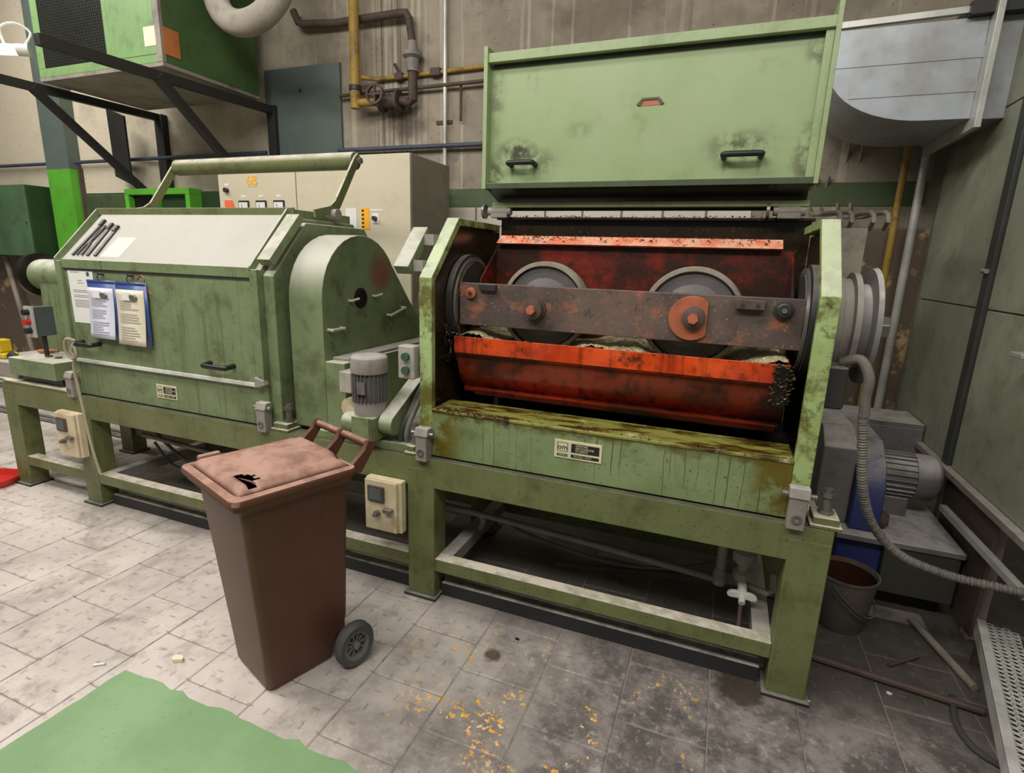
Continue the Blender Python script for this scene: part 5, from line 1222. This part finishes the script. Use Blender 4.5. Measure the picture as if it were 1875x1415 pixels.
# loose bars and scraps on the floor at the right
def lying(name, p0, p1, r, mat, lab, cat='pipe'):
    o = B().tube([p0, p1], r, 10).build(name, mat); return tag(o, lab, cat)
lying('steel_bar', (0.50, 0.30, 0.018), (1.14, 0.22, 0.018), 0.016, 'rust_pipe', 'long rusty bar lying on the floor in front of the bucket', 'steel bar')
lying('steel_bar', (1.05, 0.80, 0.018), (1.16, 0.36, 0.018), 0.017, 'grey_pipe', 'short bar on the floor pointing at the perforated step', 'steel bar')
lying('steel_rod', (0.86, 0.38, 0.012), (1.0, 0.50, 0.012), 0.008, 'rust_pipe', 'short thin rusty rod on the floor right of the bucket', 'steel rod')
o = B().tube([(1.06, 0.28, 0.01), (1.02, 0.12, 0.012), (1.04, 0.0, 0.012), (1.12, -0.06, 0.012)], 0.012, 8, 5).build('cable', 'cable_dark'); tag(o, 'dark cable lying beside the perforated step', 'cable')
def scrap(x, y, r, mat, lab, cat, lx=0.0):
    b = B(); n = 7; q = []
    for k in range(n):
        a = 2 * pi * k / n; rr = r * random.uniform(0.6, 1.1); q.append((x + rr * cos(a) * (1 + lx), y + rr * sin(a) * 0.6))
    o = b.prism(q, 'z', 0.001, 0.001 + r * 0.5).build('scrap', mat); return tag(o, lab, cat)
o = B().cyl((-2.27, -0.97, 0.006), (-2.235, -0.945, 0.006), 0.0055, seg=10).build('cigarette_butt', 'paper'); tag(o, 'white cigarette butt on the floor by the green walkway corner', 'cigarette butt')
scrap(-1.985, -0.81, 0.03, 'paper_cream', 'crumpled pale paper scrap on the floor between walkway and bin', 'paper')
scrap(0.50, 0.02, 0.008, 'paper', 'tiny white scrap on the floor beside the right frame foot', 'scrap')
scrap(0.82, 0.2, 0.011, 'paper', 'small white scrap on the floor in front of the rusty bar', 'scrap')
scrap(-0.71, -0.11, 0.012, 'rubber_black', 'small black scrap on the floor before the floor channel', 'scrap')

# ================================================================ pipes under the open machine
VX = Matrix.Translation((0.045, -0.03, -0.09))
vp = thing('drain_valve', (0.2, 0.25, 0.3), 'grey drain valve with white lever handle under the open machine', 'valve')
B().cyl((0.17, 0.30, 0.72), (0.17, 0.30, 0.40), 0.025).ring((0.17, 0.30, 0.50), (0, 0, 1), [(0.03, 0), (0.05, 0.02), (0.05, 0.06), (0.03, 0.08)], 20).ring((0.17, 0.30, 0.42), (0, 0, 1), [(0.028, 0), (0.042, 0.01), (0.042, 0.04), (0.028, 0.05)], 6).xf(VX).build('valve_body', 'dusty_steel', vp)
B().box(0.12, 0.20, 0.26, 0.34, 0.64, 0.652).xf(VX).build('yellow_gasket', 'yellow_pipe', vp)
q = []
for k in range(24):
    a = 2 * pi * k / 24; c_ = cos(a); rx = 0.062; rz = 0.016 + 0.012 * abs(c_) ** 2 ; q.append((0.175 + rx * c_, 0.385 + rz * sin(a) + 0.006 * (1 - c_ * c_)))
B().prism(q, 'y', 0.215, 0.235).xf(VX).build('lever_handle', 'white_paint', vp, bevel=0.004)
B().cyl((0.175, 0.24, 0.395), (0.175, 0.19, 0.37), 0.014).cyl((0.175, 0.28, 0.41), (0.175, 0.23, 0.39), 0.02).xf(VX).build('lever_hub', 'white_paint', vp)
B().cyl((0.172, 0.215, 0.37), (0.175, 0.16, 0.23), 0.009).xf(VX).build('spout', 'rust_pipe', vp)
B().tube([(0.2, 0.30, 0.40), (0.28, 0.29, 0.385), (0.30, 0.29, 0.40), (0.295, 0.31, 0.47)], 0.014, 10).xf(VX).build('side_branch', 'dusty_steel', vp)
pp_ = thing('drain_pipe', (-0.5, 0.3, 0.3), 'rusty sloping drain pipe under the open machine', 'pipe')
B().tube([(-1.36, 0.3, 0.37), (-1.09, 0.3, 0.362), (-0.43, 0.3, 0.327), (0.12, 0.3, 0.287)], 0.017, 12).build('run', 'grey_pipe', pp_)
B().ring((0.125, 0.3, 0.27), (0, 0, 1), [(0.028, 0), (0.035, 0.02), (0.03, 0.06), (0.022, 0.07), (0.022, 0.22)], 16).build('elbow', 'dusty_steel', pp_)
B().tube([(-1.12, 0.36, 0.24), (-1.09, 0.34, 0.30), (-1.09, 0.31, 0.36)], 0.016, 10).build('stub', 'dusty_steel', pp_)
lying('rusty_rod', (-0.70, 0.47, 0.07), (0.0, 0.45, 0.19), 0.014, 'rust_pipe', 'rusty rod leaning on the floor under the open machine', 'steel rod')
lying('rusty_rod', (-0.45, 0.62, 0.03), (0.05, 0.52, 0.16), 0.011, 'rust_pipe', 'thinner rusty rod under the open machine, crossing the other', 'steel rod')
o = B().tube([(-1.0, 0.4, 0.30), (-0.87, 0.4, 0.253), (-0.59, 0.4, 0.205), (-0.30, 0.4, 0.197), (-0.016, 0.4, 0.261), (0.16, 0.4, 0.36)], 0.009, 10, 8).build('cable', 'cable'); tag(o, 'grey cable sagging under the open machine', 'cable')
B_ = B().prism([(0.66, 0.60), (0.84, 0.60), (0.80, 0.50), (0.70, 0.50)], 'x', -1.0, 0.2).build('drip_hopper', 'oil_black'); tag(B_, 'black drip hopper hanging under the open machine', 'hopper')
o = B().tube([(-3.65, 0.36, 0.42), (-3.4, 0.36, 0.27), (-3.2, 0.36, 0.30), (-2.9, 0.38, 0.33)], 0.012, 10, 6).tube([(-3.65, 0.34, 0.36), (-3.5, 0.34, 0.22), (-3.3, 0.33, 0.24), (-3.15, 0.35, 0.36)], 0.010, 10, 6).build('cable', 'cable'); tag(o, 'tangled grey cables under the closed machine', 'cable')
lying('drain_pipe', (-3.7, 0.30, 0.42), (-2.4, 0.30, 0.36), 0.016, 'grey_pipe', 'grey pipe running under the closed machine')
B_ = B().prism([(0.66, 0.60), (0.84, 0.60), (0.80, 0.50), (0.70, 0.50)], 'x', -3.5, -2.2).build('drip_hopper', 'oil_black'); tag(B_, 'black drip hopper hanging under the closed machine', 'hopper')
